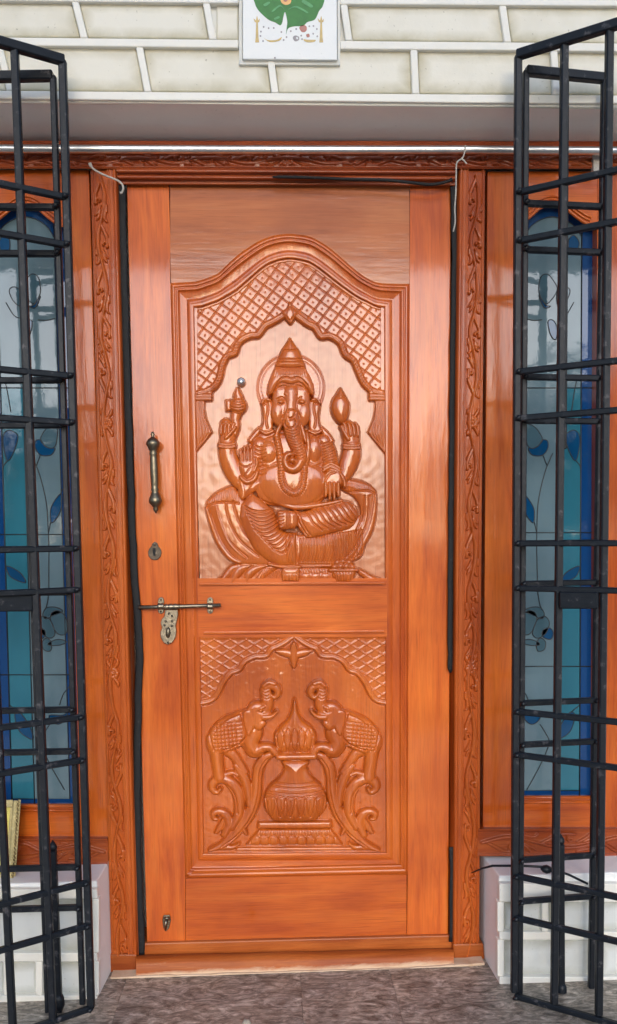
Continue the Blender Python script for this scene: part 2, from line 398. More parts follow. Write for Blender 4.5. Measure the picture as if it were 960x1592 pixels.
        for k in names:
            sel = q[(own == k) & ok]
            if not len(sel): continue
            used, inv = np.unique(sel.reshape(-1), return_inverse=True)
            me = bpy.data.meshes.new(names[k][0]); nf = len(sel)
            me.vertices.add(len(used)); me.vertices.foreach_set('co', V[used].astype(np.float32).ravel())
            me.loops.add(nf*4); me.loops.foreach_set('vertex_index', inv.astype(np.int32).ravel())
            me.polygons.add(nf); me.polygons.foreach_set('loop_start', np.arange(0, nf*4, 4, dtype=np.int32))
            me.polygons.foreach_set('use_smooth', np.ones(nf, bool)); me.update(calc_edges=True)
            par = objs.get(names[k][1]) or parent
            objs[names[k][0]] = link(names[k][0], me, ground if (k == 0 and ground) else mat, par)
        return objs

ident_map = lambda U, V: (U, V)
# ------------------------------------------------------------------ the door: boards
door = thing('carved_door', 'orange-brown varnished wooden door carved with an elephant-headed deity above two elephants', 'door', P3(450, 1462, 0))
OUT = [(265,440),(303.5,438),(320,433),(339,425),(353,412),(367,399),(381,388.5),(394.6,379.6),(406,373.5),(418,368.8),(434,365),(450,363.8),(466,365),(482,367.9),(497,375),(513,385.5),(529,399),(545,413),(558,424),(572.8,433.5),(584,438.5),(596.5,441),(637,441.5)]
INN = [(303,478.6),(315,477.5),(327,473),(339,468.7),(353,461),(367,453),(381,441),(394.6,429),(406,419),(418,411),(434,405),(450,402.5),(466,404.5),(482,409),(497,418.5),(513,431),(529,443.5),(545,455),(558,463.5),(572.8,470.6),(580,474.5),(588,477.5),(597,478.6)]
nO = len(OUT)
def corr(frac):
    """outline between outer (0) and inner (1), opening clockwise, arch then right, bottom, left"""
    top = [((1-frac)*o[0]+frac*i[0], (1-frac)*o[1]+frac*i[1]) for o, i in zip(OUT, INN)]
    br = ((1-frac)*634+frac*600, (1-frac)*1360+frac*1325); bl = ((1-frac)*288+frac*318, (1-frac)*1363+frac*1326)
    return top, br, bl
# smooth the arch for fine mouldings
def dense_top(frac):
    top, br, bl = corr(frac)
    a = spline(top[1:-1], 5); return [top[0]]+[tuple(x) for x in a]+[top[-1]], br, bl
# top rail: strip from straight head down to the arch
top, br, bl = dense_top(0)
X0, X1 = 263.0, 637.5
up = [(x, 288.0) for x, y in top]
vs = [P3(x, y, 0) for x, y in top]+[P3(x, y, 0) for x, y in up]; k = len(top)
mesh('top_rail', vs, [(i, i+1, k+i+1, k+i) for i in range(k-1)], M['wood_top'], door)
prism('stile', [(197.5,286),(263,286),(267,440),(288.5,1363),(288.5,1466),(229,1467.5),(213,900)], 0, .035, M['wood_v'], door, bevel=.0012)
prism('stile', [(637.8,286),(701,286),(700,900),(697,1452),(633,1454.5),(634,1360),(637,441)], 0, .035, M['wood_v'], door, bevel=.0012)
prism('bottom_rail', [(288.8,1361),(632.8,1358),(632.6,1454.6),(288.8,1465.5)], .0008, .035, M['wood_h'], door, bevel=.0012)
prism('middle_rail', [(300,899),(606,899),(606,990),(300,990)], .0012, .035, M['wood_h'], door, bevel=0)
# moulding swept round the opening
PROF = [(0,0),(.02,1.2),(.05,2.8),(.10,3.6),(.15,3.2),(.18,1.6),(.20,1.2),(.23,2.4),(.27,3.0),(.31,2.2),(.34,.2),(.37,-.6),(.42,-.9),(.62,-2.4),(.68,-2.6),(.70,-1.2),(.73,-.6),(.90,-.6),(.94,-.8),(.97,-1.6),(.985,-3.0),(1.0,-8.5)]
def sweep(name, which, mat):
    rows = []
    for fr, h in PROF:
        tp, br_, bl_ = dense_top(fr)
        line = {'arch': tp, 'right': [tp[-1], br_], 'bottom': [br_, bl_], 'left': [bl_, tp[0]]}[which]
        rows.append([P3(x, y, -h*S) for x, y in line])
    n = len(rows[0]); vs = [v for r_ in rows for v in r_]
    return mesh(name, vs, [(j*n+i, j*n+i+1, (j+1)*n+i+1, (j+1)*n+i) for j in range(len(rows)-1) for i in range(n-1)], mat, door, smooth=True)
for wch in ('arch', 'right', 'bottom', 'left'): sweep('moulding', wch, M['wood_h'] if wch == 'bottom' else M['wood_v'])
# proud ogee bead under the lower panel, with mitred ends
bp_ = [(1349,0),(1350.5,3.5),(1353.5,5.5),(1356.5,4.0),(1358.5,3.2),(1361,5.2),(1363.5,3.2),(1365,0)]
rows = []
for yy, h in bp_:
    f_ = (yy-1349)/16; rows.append([P3(306-17*f_, yy+1, -h*S), P3(622+13*f_, yy-6, -h*S)])
mesh('bead', [v for r_ in rows for v in r_], [(2*i, 2*i+1, 2*i+3, 2*i+2) for i in range(len(rows)-1)], M['wood_h'], door, smooth=True)

# ------------------------------------------------------------------ upper carved panel
def upper_panel():
    H = Relief(300, 398, 600, 908, .62)
    GROUND, ARCH, LAT, HALO, SEAT, FIG, ATTR, BASE, BASK = 0, 1, 2, 3, 4, 5, 6, 7, 8
    U, V = H.U, H.V
    # scalloped arch line and lattice spandrels
    L = [(451,483),(441,491),(432,497),(423,502),(412,508),(403,520),(399,522),(389,523),(378,528),(370,536),(366,548),(362,551),(353,555),(346,568),(343.5,580),(340,592),(333,602),(322,609),(310,612)]
    Rr = [(451,483),(461,491),(470,498),(480,505),(490,510),(498,522),(502,524),(512,523),(523,528),(531,536),(536,549),(540,554),(550,561),(556,574),(561,586),(567,597),(576,606),(584,610),(594,612)]
    region = [(451,483)]+L[1:]+[(300,612),(300,470)]+[(x, y-2) for x, y in INN]+[(600,470),(600,612)]+Rr[:0:-1]
    w = (slice(None), slice(None)); ins = H.inside(region, w)
    H.Z[ins] = 2.2; H.I[ins] = LAT
    for ang, sp, off in ((36, 15.6, 2), (-53, 17.2, 4)):
        a = R(ang); q = -(U-450)*math.sin(a)+(V-470)*math.cos(a); dd = np.abs((q-off+sp/2) % sp-sp/2)
        H.Z[ins] -= (1.1*np.exp(-(dd/.85)**2))[ins]
    a1, a2 = R(36), R(-53)
    for i in range(-22, 22):
        for j in range(-22, 22):
            # centres of the diamonds
            A = np.array([[-math.sin(a1), math.cos(a1)], [-math.sin(a2), math.cos(a2)]])
            p = np.linalg.solve(A, np.array([(i+.5)*15.6+2, (j+.5)*17.2+4]))+np.array([450, 470])
            if 305 < p[0] < 595 and 405 < p[1] < 610:
                w2 = H.win(p[0]-3, p[1]-3, p[0]+3, p[1]+3)
                d = np.hypot(H.U[w2]-p[0], H.V[w2]-p[1]); H.Z[w2] -= np.where(H.I[w2] == LAT, 1.0*np.exp(-(d/.9)**2), 0)
    # plain border of the spandrels along the opening
    dI = H.segd(INN, w, False); bord = ins & (dI < 5); H.Z[bord] = 2.0+1.0*np.sqrt(np.clip(1-((dI[bord]-2.5)/2.5)**2, 0, 1))
    side = ins & ((U < 308) | (U > 592)); H.Z[side] = 2.6
    for path in (L, Rr):
        H.stroke([(x, y, 5.2) for x, y in path], 1.5, 4.6, ARCH)
        H.groove([(x, y-1) for x, y in path], 1.0, 1.0, [ARCH])
    # rope texture on the lower lobes
    for path in (L, Rr):
        P = spline(path, 8)
        for i in range(70, len(P)-12, 3):
            tx, ty = P[i+1][:2]-P[i-1][:2]; l = math.hypot(tx, ty)+1e-6; nx, ny = -ty/l, tx/l
            H.groove([(P[i][0]-nx*4-tx/l*1.5, P[i][1]-ny*4-ty/l*1.5), (P[i][0]+nx*4+tx/l*1.5, P[i][1]+ny*4+ty/l*1.5)], .7, .8, [ARCH], n=2, smooth=False)
    H.dome([(451,470),(456,480),(464,487),(458,497),(452,505),(444,497),(438,487),(446,480)], 3, 5, 7, ARCH)
    H.groove([(451,476),(446,486),(446,495),(451,500),(456,495),(456,486),(451,476)], .9, 1.2, [ARCH])
    for x0, x1 in ((304,328),(576,597)):
        for yy in (611.5, 616.5, 621):
            H.stroke([(x0, yy, 3.0), (x1, yy, 3.0)], 2.5, 3.0, ARCH, smooth=False)
    # fluted drapes below the capitals
    for sgn in (1, -1):
        f = (lambda x: x) if sgn == 1 else (lambda x: 902-x)
        H.dome([(f(303),622),(f(319),622),(f(318),635),(f(321),652),(f(330),673),(f(318),688),(f(303),706)], 3.5, 1.2, 5, ARCH, smooth=False)
        for k_ in range(5):
            H.groove([(f(306+2.7*k_),624), (f(305.5+2.7*k_),645), (f(306+4.6*k_),672), (f(305+2.5*k_),700-3.2*k_)], .9, 1.5, [ARCH])
    # halo
    H.ell(452.5, 603, 53.5, 53.5, .5, .1, HALO, pw=.1)
    th = np.linspace(0, 2*math.pi, 60)
    H.groove([(452.5+51*math.cos(a), 603+51*math.sin(a)) for a in th], .8, .9, [HALO], n=1, smooth=False)
    H.groove([(452.5+46*math.cos(a), 603+46*math.sin(a)) for a in th], .7, .4, [HALO], n=1, smooth=False)
    for k_ in range(44):
        a = math.pi*2*k_/44; 
        H.groove([(452.5+47*math.cos(a), 603+47*math.sin(a)), (452.5+38*math.cos(a), 603+38*math.sin(a))], .6, .15, [HALO], n=2, smooth=False)
    # lotus seat: left and right petals, body
    H.dome([(321,789),(323,779),(335,767),(348,760),(362,756),(374,768),(388,790),(398,820),(420,850),(450,870),(450,879),(372,877),(360,869),(344,850),(335,828),(327,799)], 3, 4.5, 16, SEAT)
    H.dome([(585,768),(580,759),(572,753),(558,747),(537,746),(530,760),(552,775),(560,800),(545,830),(500,850),(463,862),(463,878),(552,872),(569,842),(579,818),(582,795)], 3, 4.5, 16, SEAT)
    H.dome([(440,830),(500,832),(560,800),(570,820),(556,866),(540,877),(440,878)], 3.5, 4.5, 20, SEAT, smooth=False)
    for sx in (0, 1):
        if sx == 0:
            for pts in ([(327,797),(337,828),(349,852),(372,873)], [(337,788),(343,812),(358,842),(385,866)], [(352,783),(356,805),(372,838),(402,864)], [(363,780),(368,800),(382,830),(410,860)], [(322,789),(332,783),(350,781),(372,783)]):
                H.groove(pts, 1.3, 1.8, [SEAT])
            H.stroke([(322,790,2.5),(330,815,4),(341,843,5),(358,866,5),(374,874,3)], 4, 3.6, SEAT)
            H.stroke([(336,786,2),(344,814,4),(358,845,4),(382,868,2)], 4, 4.2, SEAT)
            for k_ in range(14):
                x = 326+k_*3.5; y1 = 781-(k_>9)*0; H.groove([(x, 782), (x+1, max(760, 781-6-k_*1.6))], .7, 1.0, [SEAT], n=2, smooth=False)
        else:
            for pts in ([(582,772),(577,812),(562,846),(545,870)], [(574,772),(570,812),(554,846),(536,868)], [(566,772),(563,800),(552,830)], [(584,768),(572,763),(556,764),(540,766)]):
                H.groove(pts, 1.3, 1.8, [SEAT])
            H.stroke([(583,770,2.5),(581,795,4.5),(575,822,5.5),(564,845,5),(552,868,3)], 4, 3.6, SEAT)
            for k_ in range(13): H.groove([(541+k_*3.0, 764), (540+k_*3.0, 750+k_*.7)], .7, 1.0, [SEAT], n=2, smooth=False)
    for k_ in range(24):
        x = 467+k_*4.1; H.groove([(x, 838-k_*.6), (x+1, 858), (x-2.5+k_*.03, 873-max(0, k_-16)*1.5)], 1.0, 1.5+.6*(k_ % 3 == 0), [SEAT])
    H.stroke([(372,877,2),(440,880,2),(520,879,2),(548,876,2)], 3, 2, SEAT)
    # base leaves
    H.dome([(341,905),(352,892),(360,880),(380,876),(400,880),(440,882),(440,905)], 1.5, 2, 8, BASE)
    H.dome([(463,882),(516,882),(520,905),(463,905)], 1.5, 2.5, 8, BASE, smooth=False)
    H.stroke([(344,904,3),(354,893,6),(362,884,6),(372,880,4)], 2, 4, BASE)
    H.stroke([(362,904,3),(368,893,7),(376,884,7),(388,880,3)], 2, 5, BASE)
    H.stroke([(384,903,3),(388,892,7),(398,884,6),(412,880,3)], 2, 5, BASE)
    H.stroke([(400,902,3),(408,894,6),(420,885,6),(430,882,3)], 2, 4, BASE)
    for k_ in range(9): H.groove([(412+k_*3.2, 884), (404+k_*3.6, 902)], .9, 1.4, [BASE], n=2, smooth=False)
    for k_ in range(3): H.ell(476+k_*15, 896, 9, 7, 2.5, 3, BASE)
    for k_ in range(12): H.groove([(465+k_*4.4, 883), (468+k_*4.2, 891)], .8, 1.2, [BASE], n=2, smooth=False)
    BASE = 10
    H.stroke([(556,886,3),(566,893,5),(578,900,5),(592,903,3)], 1.5, 3.5, BASE)
    H.stroke([(560,901,3),(572,904,3),(592,904,2)], 1.5, 2.5, BASE)
    # sweets basket
    H.dome([(514,885),(555,885),(552,896),(546,905),(522,905),(517,896)], 4, 4, 9, BASK, smooth=False)
    for bx, by in ((520,881),(529,880),(538,880),(547,881),(524,874),(533,872.5),(542,874)): H.ell(bx, by, 5.4, 5.2, 5, 4.5, BASK)
    H.stroke([(513,886,2.4),(556,886,2.4)], 6, 3, BASK, smooth=False)
    for k_ in range(8): H.groove([(518+k_*4.8, 890), (521+k_*4.0, 903)], .9, 1.3, [BASK], n=2, smooth=False)
    # ---------------- figure: shawl behind the shoulders, torso, belly
    H.dome([(425,668),(408,672),(396,680),(386,692),(380,704),(385,725),(400,735),(510,735),(522,720),(520,700),(512,688),(498,674),(480,668)], 3, 3.5, 14, FIG)
    for k_ in range(9):
        H.groove([(388+k_*1.5, 694+k_*5.4), (396+k_*.6, 686+k_*5.0), (409, 690+k_*5.2)], .9, 1.5, [FIG])
        H.groove([(499, 684+k_*4.6), (509+k_*.8, 684+k_*5.1), (516+k_*.9, 694+k_*5.0)], .9, 1.6, [FIG])
    H.dome([(404,690),(430,676),(478,674),(498,690),(502,720),(508,745),(508,768),(496,783),(470,789),(440,789),(412,783),(399,768),(396,750),(402,725)], 6, 4.5, 20, FIG)
    H.ell(455, 750, 53, 40, 7.5, 8.5, FIG)
    H.ell(418, 704, 13.5, 18, 8, 5.5, FIG); H.ell(488, 700, 11.5, 21, 8, 5, FIG)
    H.groove([(404,722),(415,727),(430,724)], 1.3, 1.3, [FIG]); H.groove([(478,722),(488,726),(499,722)], 1.3, 1.3, [FIG])
    H.groove([(400,775),(425,785),(455,788),(485,785),(506,774)], 1.6, 2.2, [FIG])
    # back arm, image left
    H.stroke([(354,694,12.5),(355,708,14),(361,726,15),(371,744,14),(384,757,12)], 3.5, 6.5, FIG)
    H.stroke([(352,660,9),(356,672,12.5),(354,686,12)], 3.5, 5.5, FIG)
    for yy in (691, 695.5): H.stroke([(341.5, yy, 2.2), (354, yy+1.5, 2.4), (366, yy, 2.2)], 8.5, 2.2, FIG)
    for k_ in range(4): H.stroke([(344.5+k_*6.0, 676-k_, 2.6), (345.5+k_*5.6, 664+(k_ % 2), 3.0), (350+k_*5, 660, 2.6)], 7, 3.4, FIG)
    for k_ in range(3): H.groove([(347.5+k_*6, 662), (348+k_*5.6, 676)], .7, 1.8, [FIG], n=2, smooth=False)
    H.stroke([(352,682,3), (360,674,3), (367,666,2.6)], 8, 3.5, FIG)
    # front arm with raised palm, image left
    H.stroke([(404,692,12),(400,712,12),(396,735,13),(386,757,13),(379,768,8)], 4, 6.5, FIG)
    H.stroke([(372,752,5),(388,760,8),(402,752,6)], 6, 4, FIG)
    for k_ in range(8): H.groove([(397, 694+k_*6), (405, 697+k_*6), (413, 694+k_*6)], .9, 1.6, [FIG])
    H.stroke([(375,745,5),(379,765,8),(378,774,4)], 6, 5, FIG)
    H.dome([(373,716),(395,714),(399,728),(396,740),(388,747),(380,745),(373,734)], 8, 4.5, 9, FIG)
    H.groove([(373,724),(384,727),(393,722)], .8, 1.3, [FIG]); H.groove([(378,742),(384,736),(390,728)], .8, 1.0, [FIG])
    for k_, (x, y0) in enumerate(((375.5,699),(381,695),(386.5,694),(392,698))): H.stroke([(x+.3, 721, 3.0), (x, 709, 3.0), (x-.2, y0+2, 2.4)], 8, 4.4, FIG)
    H.stroke([(396,733,3.4),(400,722,3.0),(399,714,2.4)], 8.5, 4.4, FIG)
    H.stroke([(375,743,3),(384,750,4.2),(395,746,4),(401,735,3)], 9, 4, FIG)
    # back arm, image right
    H.stroke([(547,694,13),(546,708,14.5),(541,724,14),(535,742,9),(531,752,5)], 3.5, 6.5, FIG)
    H.stroke([(540,664,10),(545,674,13.5),(546,687,12.5)], 3.5, 5.5, FIG)
    for yy in (692, 696.5): H.stroke([(534, yy+1, 2.2), (546, yy+2, 2.4), (558, yy+1, 2.2)], 8.5, 2.2, FIG)
    for k_ in range(4): H.stroke([(538+k_*6.0, 678, 2.8), (537+k_*6.0, 667-(k_ > 1), 3.1), (534+k_*6, 660, 2.6)], 7, 3.6, FIG)
    for k_ in range(3): H.groove([(539.5+k_*6, 662), (541+k_*6, 678)], .7, 1.8, [FIG], n=2, smooth=False)
    H.stroke([(530,664,2.6),(535,674,3),(541,684,3)], 8, 3.5, FIG)
    # front arm, image right, palm open downwards
    H.stroke([(503,686,11),(510,702,12),(514,720,12),(517,734,11)], 5, 6, FIG)
    for k_ in range(9): H.groove([(500+k_*.8, 692+k_*4.3), (510, 689+k_*4.2), (519+k_*.6, 682+k_*4.6)], .9, 1.6, [FIG])
    for k_ in range(2): H.stroke([(502, 728+k_*5, 2.6), (514, 722+k_*5, 3), (528, 729+k_*5, 2.6)], 9, 3, FIG)
    H.dome([(502,744),(507,734),(519,730),(529,736),(532,747),(528,756),(502,756)], 9, 3.5, 6, FIG)
    H.groove([(505,748),(512,738),(520,735)], 1.6, 1.6, [FIG])
    for x, y1 in ((506,774),(512.3,779),(518.8,779.5),(525.2,774)): H.stroke([(x-.3, 752, 3.2), (x, 764, 3.2), (x, y1-2.4, 2.6)], 10, 4.6, FIG)
    H.stroke([(529,738,3),(534,748,3.2),(535,757,2.6)], 9.5, 4.2, FIG)
    # crossed leg, image right
    H.dome([(456,794),(470,795),(490,790),(515,784),(535,779),(546,782),(553,789),(557,800),(553,812),(541,823),(512,830),(480,837),(470,829),(462,819)], 6.5, 7.5, 20, FIG)
    for k_ in range(9):
        x = 474+k_*9
        H.groove([(x, 794-k_*1.4), (x+7, 803-k_*1.1), (x+13+k_*.6, 814-k_*.8), (x+26+k_*.5, 824-k_*2.0)], 1.15, 2.1, [FIG])
    for k_ in range(2): H.groove([(460+k_*5, 797), (466+k_*5, 815), (477+k_*5, 832)], .9, 1.5, [FIG])
    H.stroke([(432,781,4),(460,789,4.5),(500,785,4),(530,779,3)], 8, 3.5, FIG)
    # folded leg, image left
    H.dome([(394,767),(404,775),(416,785),(426,792),(431,805),(434,821),(445,827),(463,827),(464,880),(440,880),(419,874),(397,857),(380,828),(373,805),(375,785),(384,774)], 6, 8.5, 26, FIG, smooth=False)
    for k_ in range(12):
        y = 789+k_*6.0; x0 = 382+k_*2.6+max(0, k_-6)*3.0
        H.groove([(x0-1, y-2), (x0+12, y+5), (x0+30-k_*.6, y+6-k_*.9), (428+k_*2.6, y-2-k_*2.2)], 1.15, 2.2, [FIG])
    for k_ in range(4): H.groove([(447+k_*4.5, 832), (445+k_*4.8, 850), (449+k_*4.3, 876)], 1.0, 1.5, [FIG])
    H.groove([(461,828),(461,878)], 1.2, 2, [FIG], n=2, smooth=False)
    H.stroke([(419,877,2.2),(440,881,2.2),(466,881,2.2)], 8, 2.5, FIG)
    # foot lying across (toes to the left)
    H.dome([(431,796),(446,793),(460,796),(463,806),(461,820),(444,824),(434,820)], 13, 5, 9, FIG)
    for k_ in range(5): H.stroke([(440, 797+k_*5.4, 3), (434+k_*.6, 797.5+k_*5.4, 2.9)], 14.5, 4.2, FIG, smooth=False)
    for xx in (446, 449.5): H.groove([(xx,794),(xx+.5,808),(xx,822)], .8, 1.4, [FIG])
    # lower foot
    H.dome([(439,881),(466,881),(467,895),(462,903),(441,903),(437,893)], 5, 4.5, 8, FIG, smooth=False)
    for k_ in range(5): H.stroke([(441+k_*5.4, 894, 2.8), (441+k_*5.4, 901, 2.7)], 6, 4.2, FIG, smooth=False)
    # ears
    for mir in (False, True):
        g = (lambda x: x) if not mir else (lambda x: 905-x)
        H.dome([(g(407),626),(g(413),621),(g(423),623),(g(425),650),(g(425),668),(g(416),674),(g(405),671),(g(409),655),(g(408),640)], 6, 3, 5, FIG)
        H.groove([(g(411),630),(g(416),628),(g(417),640),(g(414),655),(g(416),666)], 1.3, 2.2, [FIG])
        H.stroke([(g(406),671,2.4),(g(415),675,3),(g(425),671,2.4)], 8, 2.5, FIG)
        H.stroke([(g(408),628,2),(g(412),622,2.2),(g(420),624,2)], 8.5, 2.2, FIG)
        # strands falling behind the ear
        H.stroke([(g(405),668,4),(g(398),676,5),(g(390),686,4)], 5, 3, FIG)
    # garland
    H.stroke([(430,680,5),(434,700,5.2),(437,725,5.2),(438,746,5.5),(444,761,6),(457,768,6),(468,761,6),(472,744,5.5),(473,728,5)], 13, 4.2, FIG)
    H.stroke([(476,676,4),(479,692,4),(478,712,4),(474,730,4)], 11, 4, FIG)
    P = spline([(430,680),(434,700),(437,725),(438,746),(444,761),(457,768),(468,761),(472,744),(473,728)], 5)
    for i in range(1, len(P)-1, 1):
        tx, ty = P[i+1]-P[i-1]; l = math.hypot(tx, ty); nx, ny = -ty/l, tx/l
        H.groove([(P[i][0]-nx*5, P[i][1]-ny*5), (P[i][0]+nx*5, P[i][1]+ny*5)], .8, 1.0, [FIG], n=2, smooth=False)
    # head
    H.dome([(424,606),(436,600),(452,598),(468,600),(481,606),(482,630),(480,652),(470,662),(460,668),(446,668),(434,660),(425,645)], 11, 6.5, 12, FIG)
    H.ell(432.5, 643, 10.5, 21, 13.5, 5, FIG); H.ell(471.5, 644, 10.5, 21, 13.5, 5, FIG)
    H.ell(452.5, 617, 22, 15, 14, 4, FIG)
    # trunk with its curl
    H.stroke([(452.5,612,12),(452.5,632,11),(452,650,14),(453.5,668,12.5),(457,682,11.5),(463,697,11),(467.5,710,9.5),(466,722,8.2),(457,731,7.2),(447,728,6.4),(443,718,5.6),(447,709,5.0),(455,708,4.4)], 13.5, 7.5, FIG)
    H.ell(454.5, 717, 5.5, 5.5, 16, 4.5, FIG)
    for k_ in range(12):
        y = 668+k_*4.2; x = 454+max(0, k_-1)*1.15; H.groove([(x-9.5, y-1.5), (x, y+1.6), (x+8.5, y-2)], .85, 1.3, [FIG])
    # eyes
    for ex in (437, 469):
        sg = 1 if ex < 450 else -1
        H.ell(ex, 628, 4.8, 3.6, 17, 3.0, FIG); H.groove([(ex-4.5, 630), (ex, 631.8), (ex+4.5, 630)], .8, 1.8, [FIG])
        H.groove([(ex-6, 624), (ex+1*sg, 621), (ex+7*sg, 626), (ex+8*sg, 638), (ex+3*sg, 652)], 1.0, 1.7, [FIG])
    # mark on the trunk
    for pts in ([(447,645),(450,641),(456,641),(459,646),(455,652),(450,653.5)], [(450,653.5),(457,655),(460,661),(456,667),(448,667.5),(443,663),(443,657)], [(450,656.5),(454,656)]):
        H.groove(pts, .9, 2.0, [FIG])
    # tusk stubs
    H.stroke([(436,664,3),(432,672,3.6),(430,679,2)], 13, 4, FIG); H.stroke([(468,664,3.4),(472,678,4.4),(475,689,2.2)], 13, 5, FIG)
    # crown
    H.dome([(426,576),(420,590),(416.5,601),(415.5,612),(418,619),(424,616),(430,608),(440,603.5),(452,605),(464,603),(475,608),(481,616),(487,619),(488.5,610),(487,599),(481.5,586),(475.5,576)], 16, 5, 16, FIG, smooth=False)
    H.dome([(451,526),(445,536),(438,546),(434,556),(429,566),(426,578),(452,582),(476,578),(474,567),(469,557),(465,546),(457,536)], 11, 9, 17, FIG, smooth=False)
    for y, hw in ((548,15),(562,21),(566.5,22.5),(575,25.5)):
        H.groove([(451-hw, y-1), (451, y+1.2), (451+hw, y-1)], 1.0, 2.0, [FIG])
    for pts in ([(430,604),(437,593),(446,591),(453,593),(461,591),(469,594),(477,603)], [(427,611),(432,603),(440,599),(452,602),(464,599),(473,604),(480,613)]):
        H.groove(pts, 1.1, 2.4, [FIG])
    for k_ in range(14): H.groove([(430+k_*3.3, 580), (428+k_*3.6, 590)], .5, .6, [FIG], n=2, smooth=False)
    H.stroke([(443,616,1.2),(452,618,1.4),(461,616,1.2)], 19, 1.2, FIG)
    # attributes in the raised hands
    H.stroke([(370,606,2.5),(370,614,6),(371,620,8)], 5, 5, ATTR)
    H.ell(371, 632, 13, 13.5, 6, 7, ATTR); H.stroke([(368,644,8),(366,654,7),(368,664,5.5),(366,676,4)], 5, 4, ATTR)
    H.dome([(351,623),(360,622),(360,640),(352,640)], 3, 3, 4, ATTR, smooth=False)
    for k_ in range(4): H.groove([(360, 624+k_*5), (371, 627+k_*5), (382, 624+k_*5)], .8, 1.0, [ATTR])
    ATTR = 9
    H.dome([(529,604),(523,613),(517,622),(514.5,634),(517,646),(524,657),(532,661),(539,654),(543,640),(543,628),(538,618),(534,611)], 6, 8, 13, ATTR)
    H.groove([(519,619),(529,621),(539,618)], .8, 1.2, [ATTR]); H.groove([(521,615),(529,617),(537,615)], .6, .8, [ATTR])
    # hand-cut unevenness of the ground
    gr = H.I == GROUND
    up_ = np.isin(H.I, (SEAT, FIG, 6, 9, BASK)); H.Z[up_] *= 1.16
    H.outline_cut([ARCH, SEAT, FIG, 6, 7, 8, 9, 10], 2.2, 2)
    H.blur(1)
    wv = sum(a*np.sin(U*fx+V*fy+ph) for a, fx, fy, ph in ((.07, .21, .09, 1), (.06, -.13, .23, 2), (.05, .37, -.19, 4), (.05, .33, .21, 0)))
    rn = np.random.default_rng(4); nz = np.zeros_like(U)
    for k_ in range(60):
        f_ = rn.uniform(.08, .55); a_ = rn.uniform(0, 2*math.pi); nz += .012*np.sin(U*f_*math.cos(a_)+V*f_*math.sin(a_)+rn.uniform(0, 6.3))
    H.Z += np.where(gr, nz, 0)
    # keep what lies inside the opening
    poly = [(x, y-1) for x, y in [tuple(q) for q in spline(INN[1:-1], 5)]]; poly = [(301, 478)]+poly+[(599, 478), (599, 907.5), (311, 908), (301, 480)]
    H.mask = H.inside(poly, w)
    names = {0: ('carved_panel', None), 1: ('scalloped_arch', 'carved_panel'), 2: ('lattice_spandrel', 'carved_panel'), 3: ('halo', 'carved_panel'), 4: ('lotus_seat', 'carved_panel'),
             5: ('deity_carving', 'carved_panel'), 6: ('hand_attribute', 'carved_panel'), 9: ('hand_attribute', 'carved_panel'), 7: ('leaf_base', 'carved_panel'), 10: ('leaf_base', 'carved_panel'), 8: ('sweets_basket', 'carved_panel')}
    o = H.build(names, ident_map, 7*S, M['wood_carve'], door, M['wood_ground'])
    o['carved_panel']['label'] = 'upper carved panel with a seated four-armed elephant-headed deity under a scalloped arch'
upper_panel()
# fillet between the opening and the middle rail
beam('fillet', P3(311, 908.5, .0), P3(599, 907, .0), .006, .02, M['wood_h'], door)
beam('fillet', P3(317, 984, .0), P3(598, 982, .0), .005, .02, M['wood_h'], door)

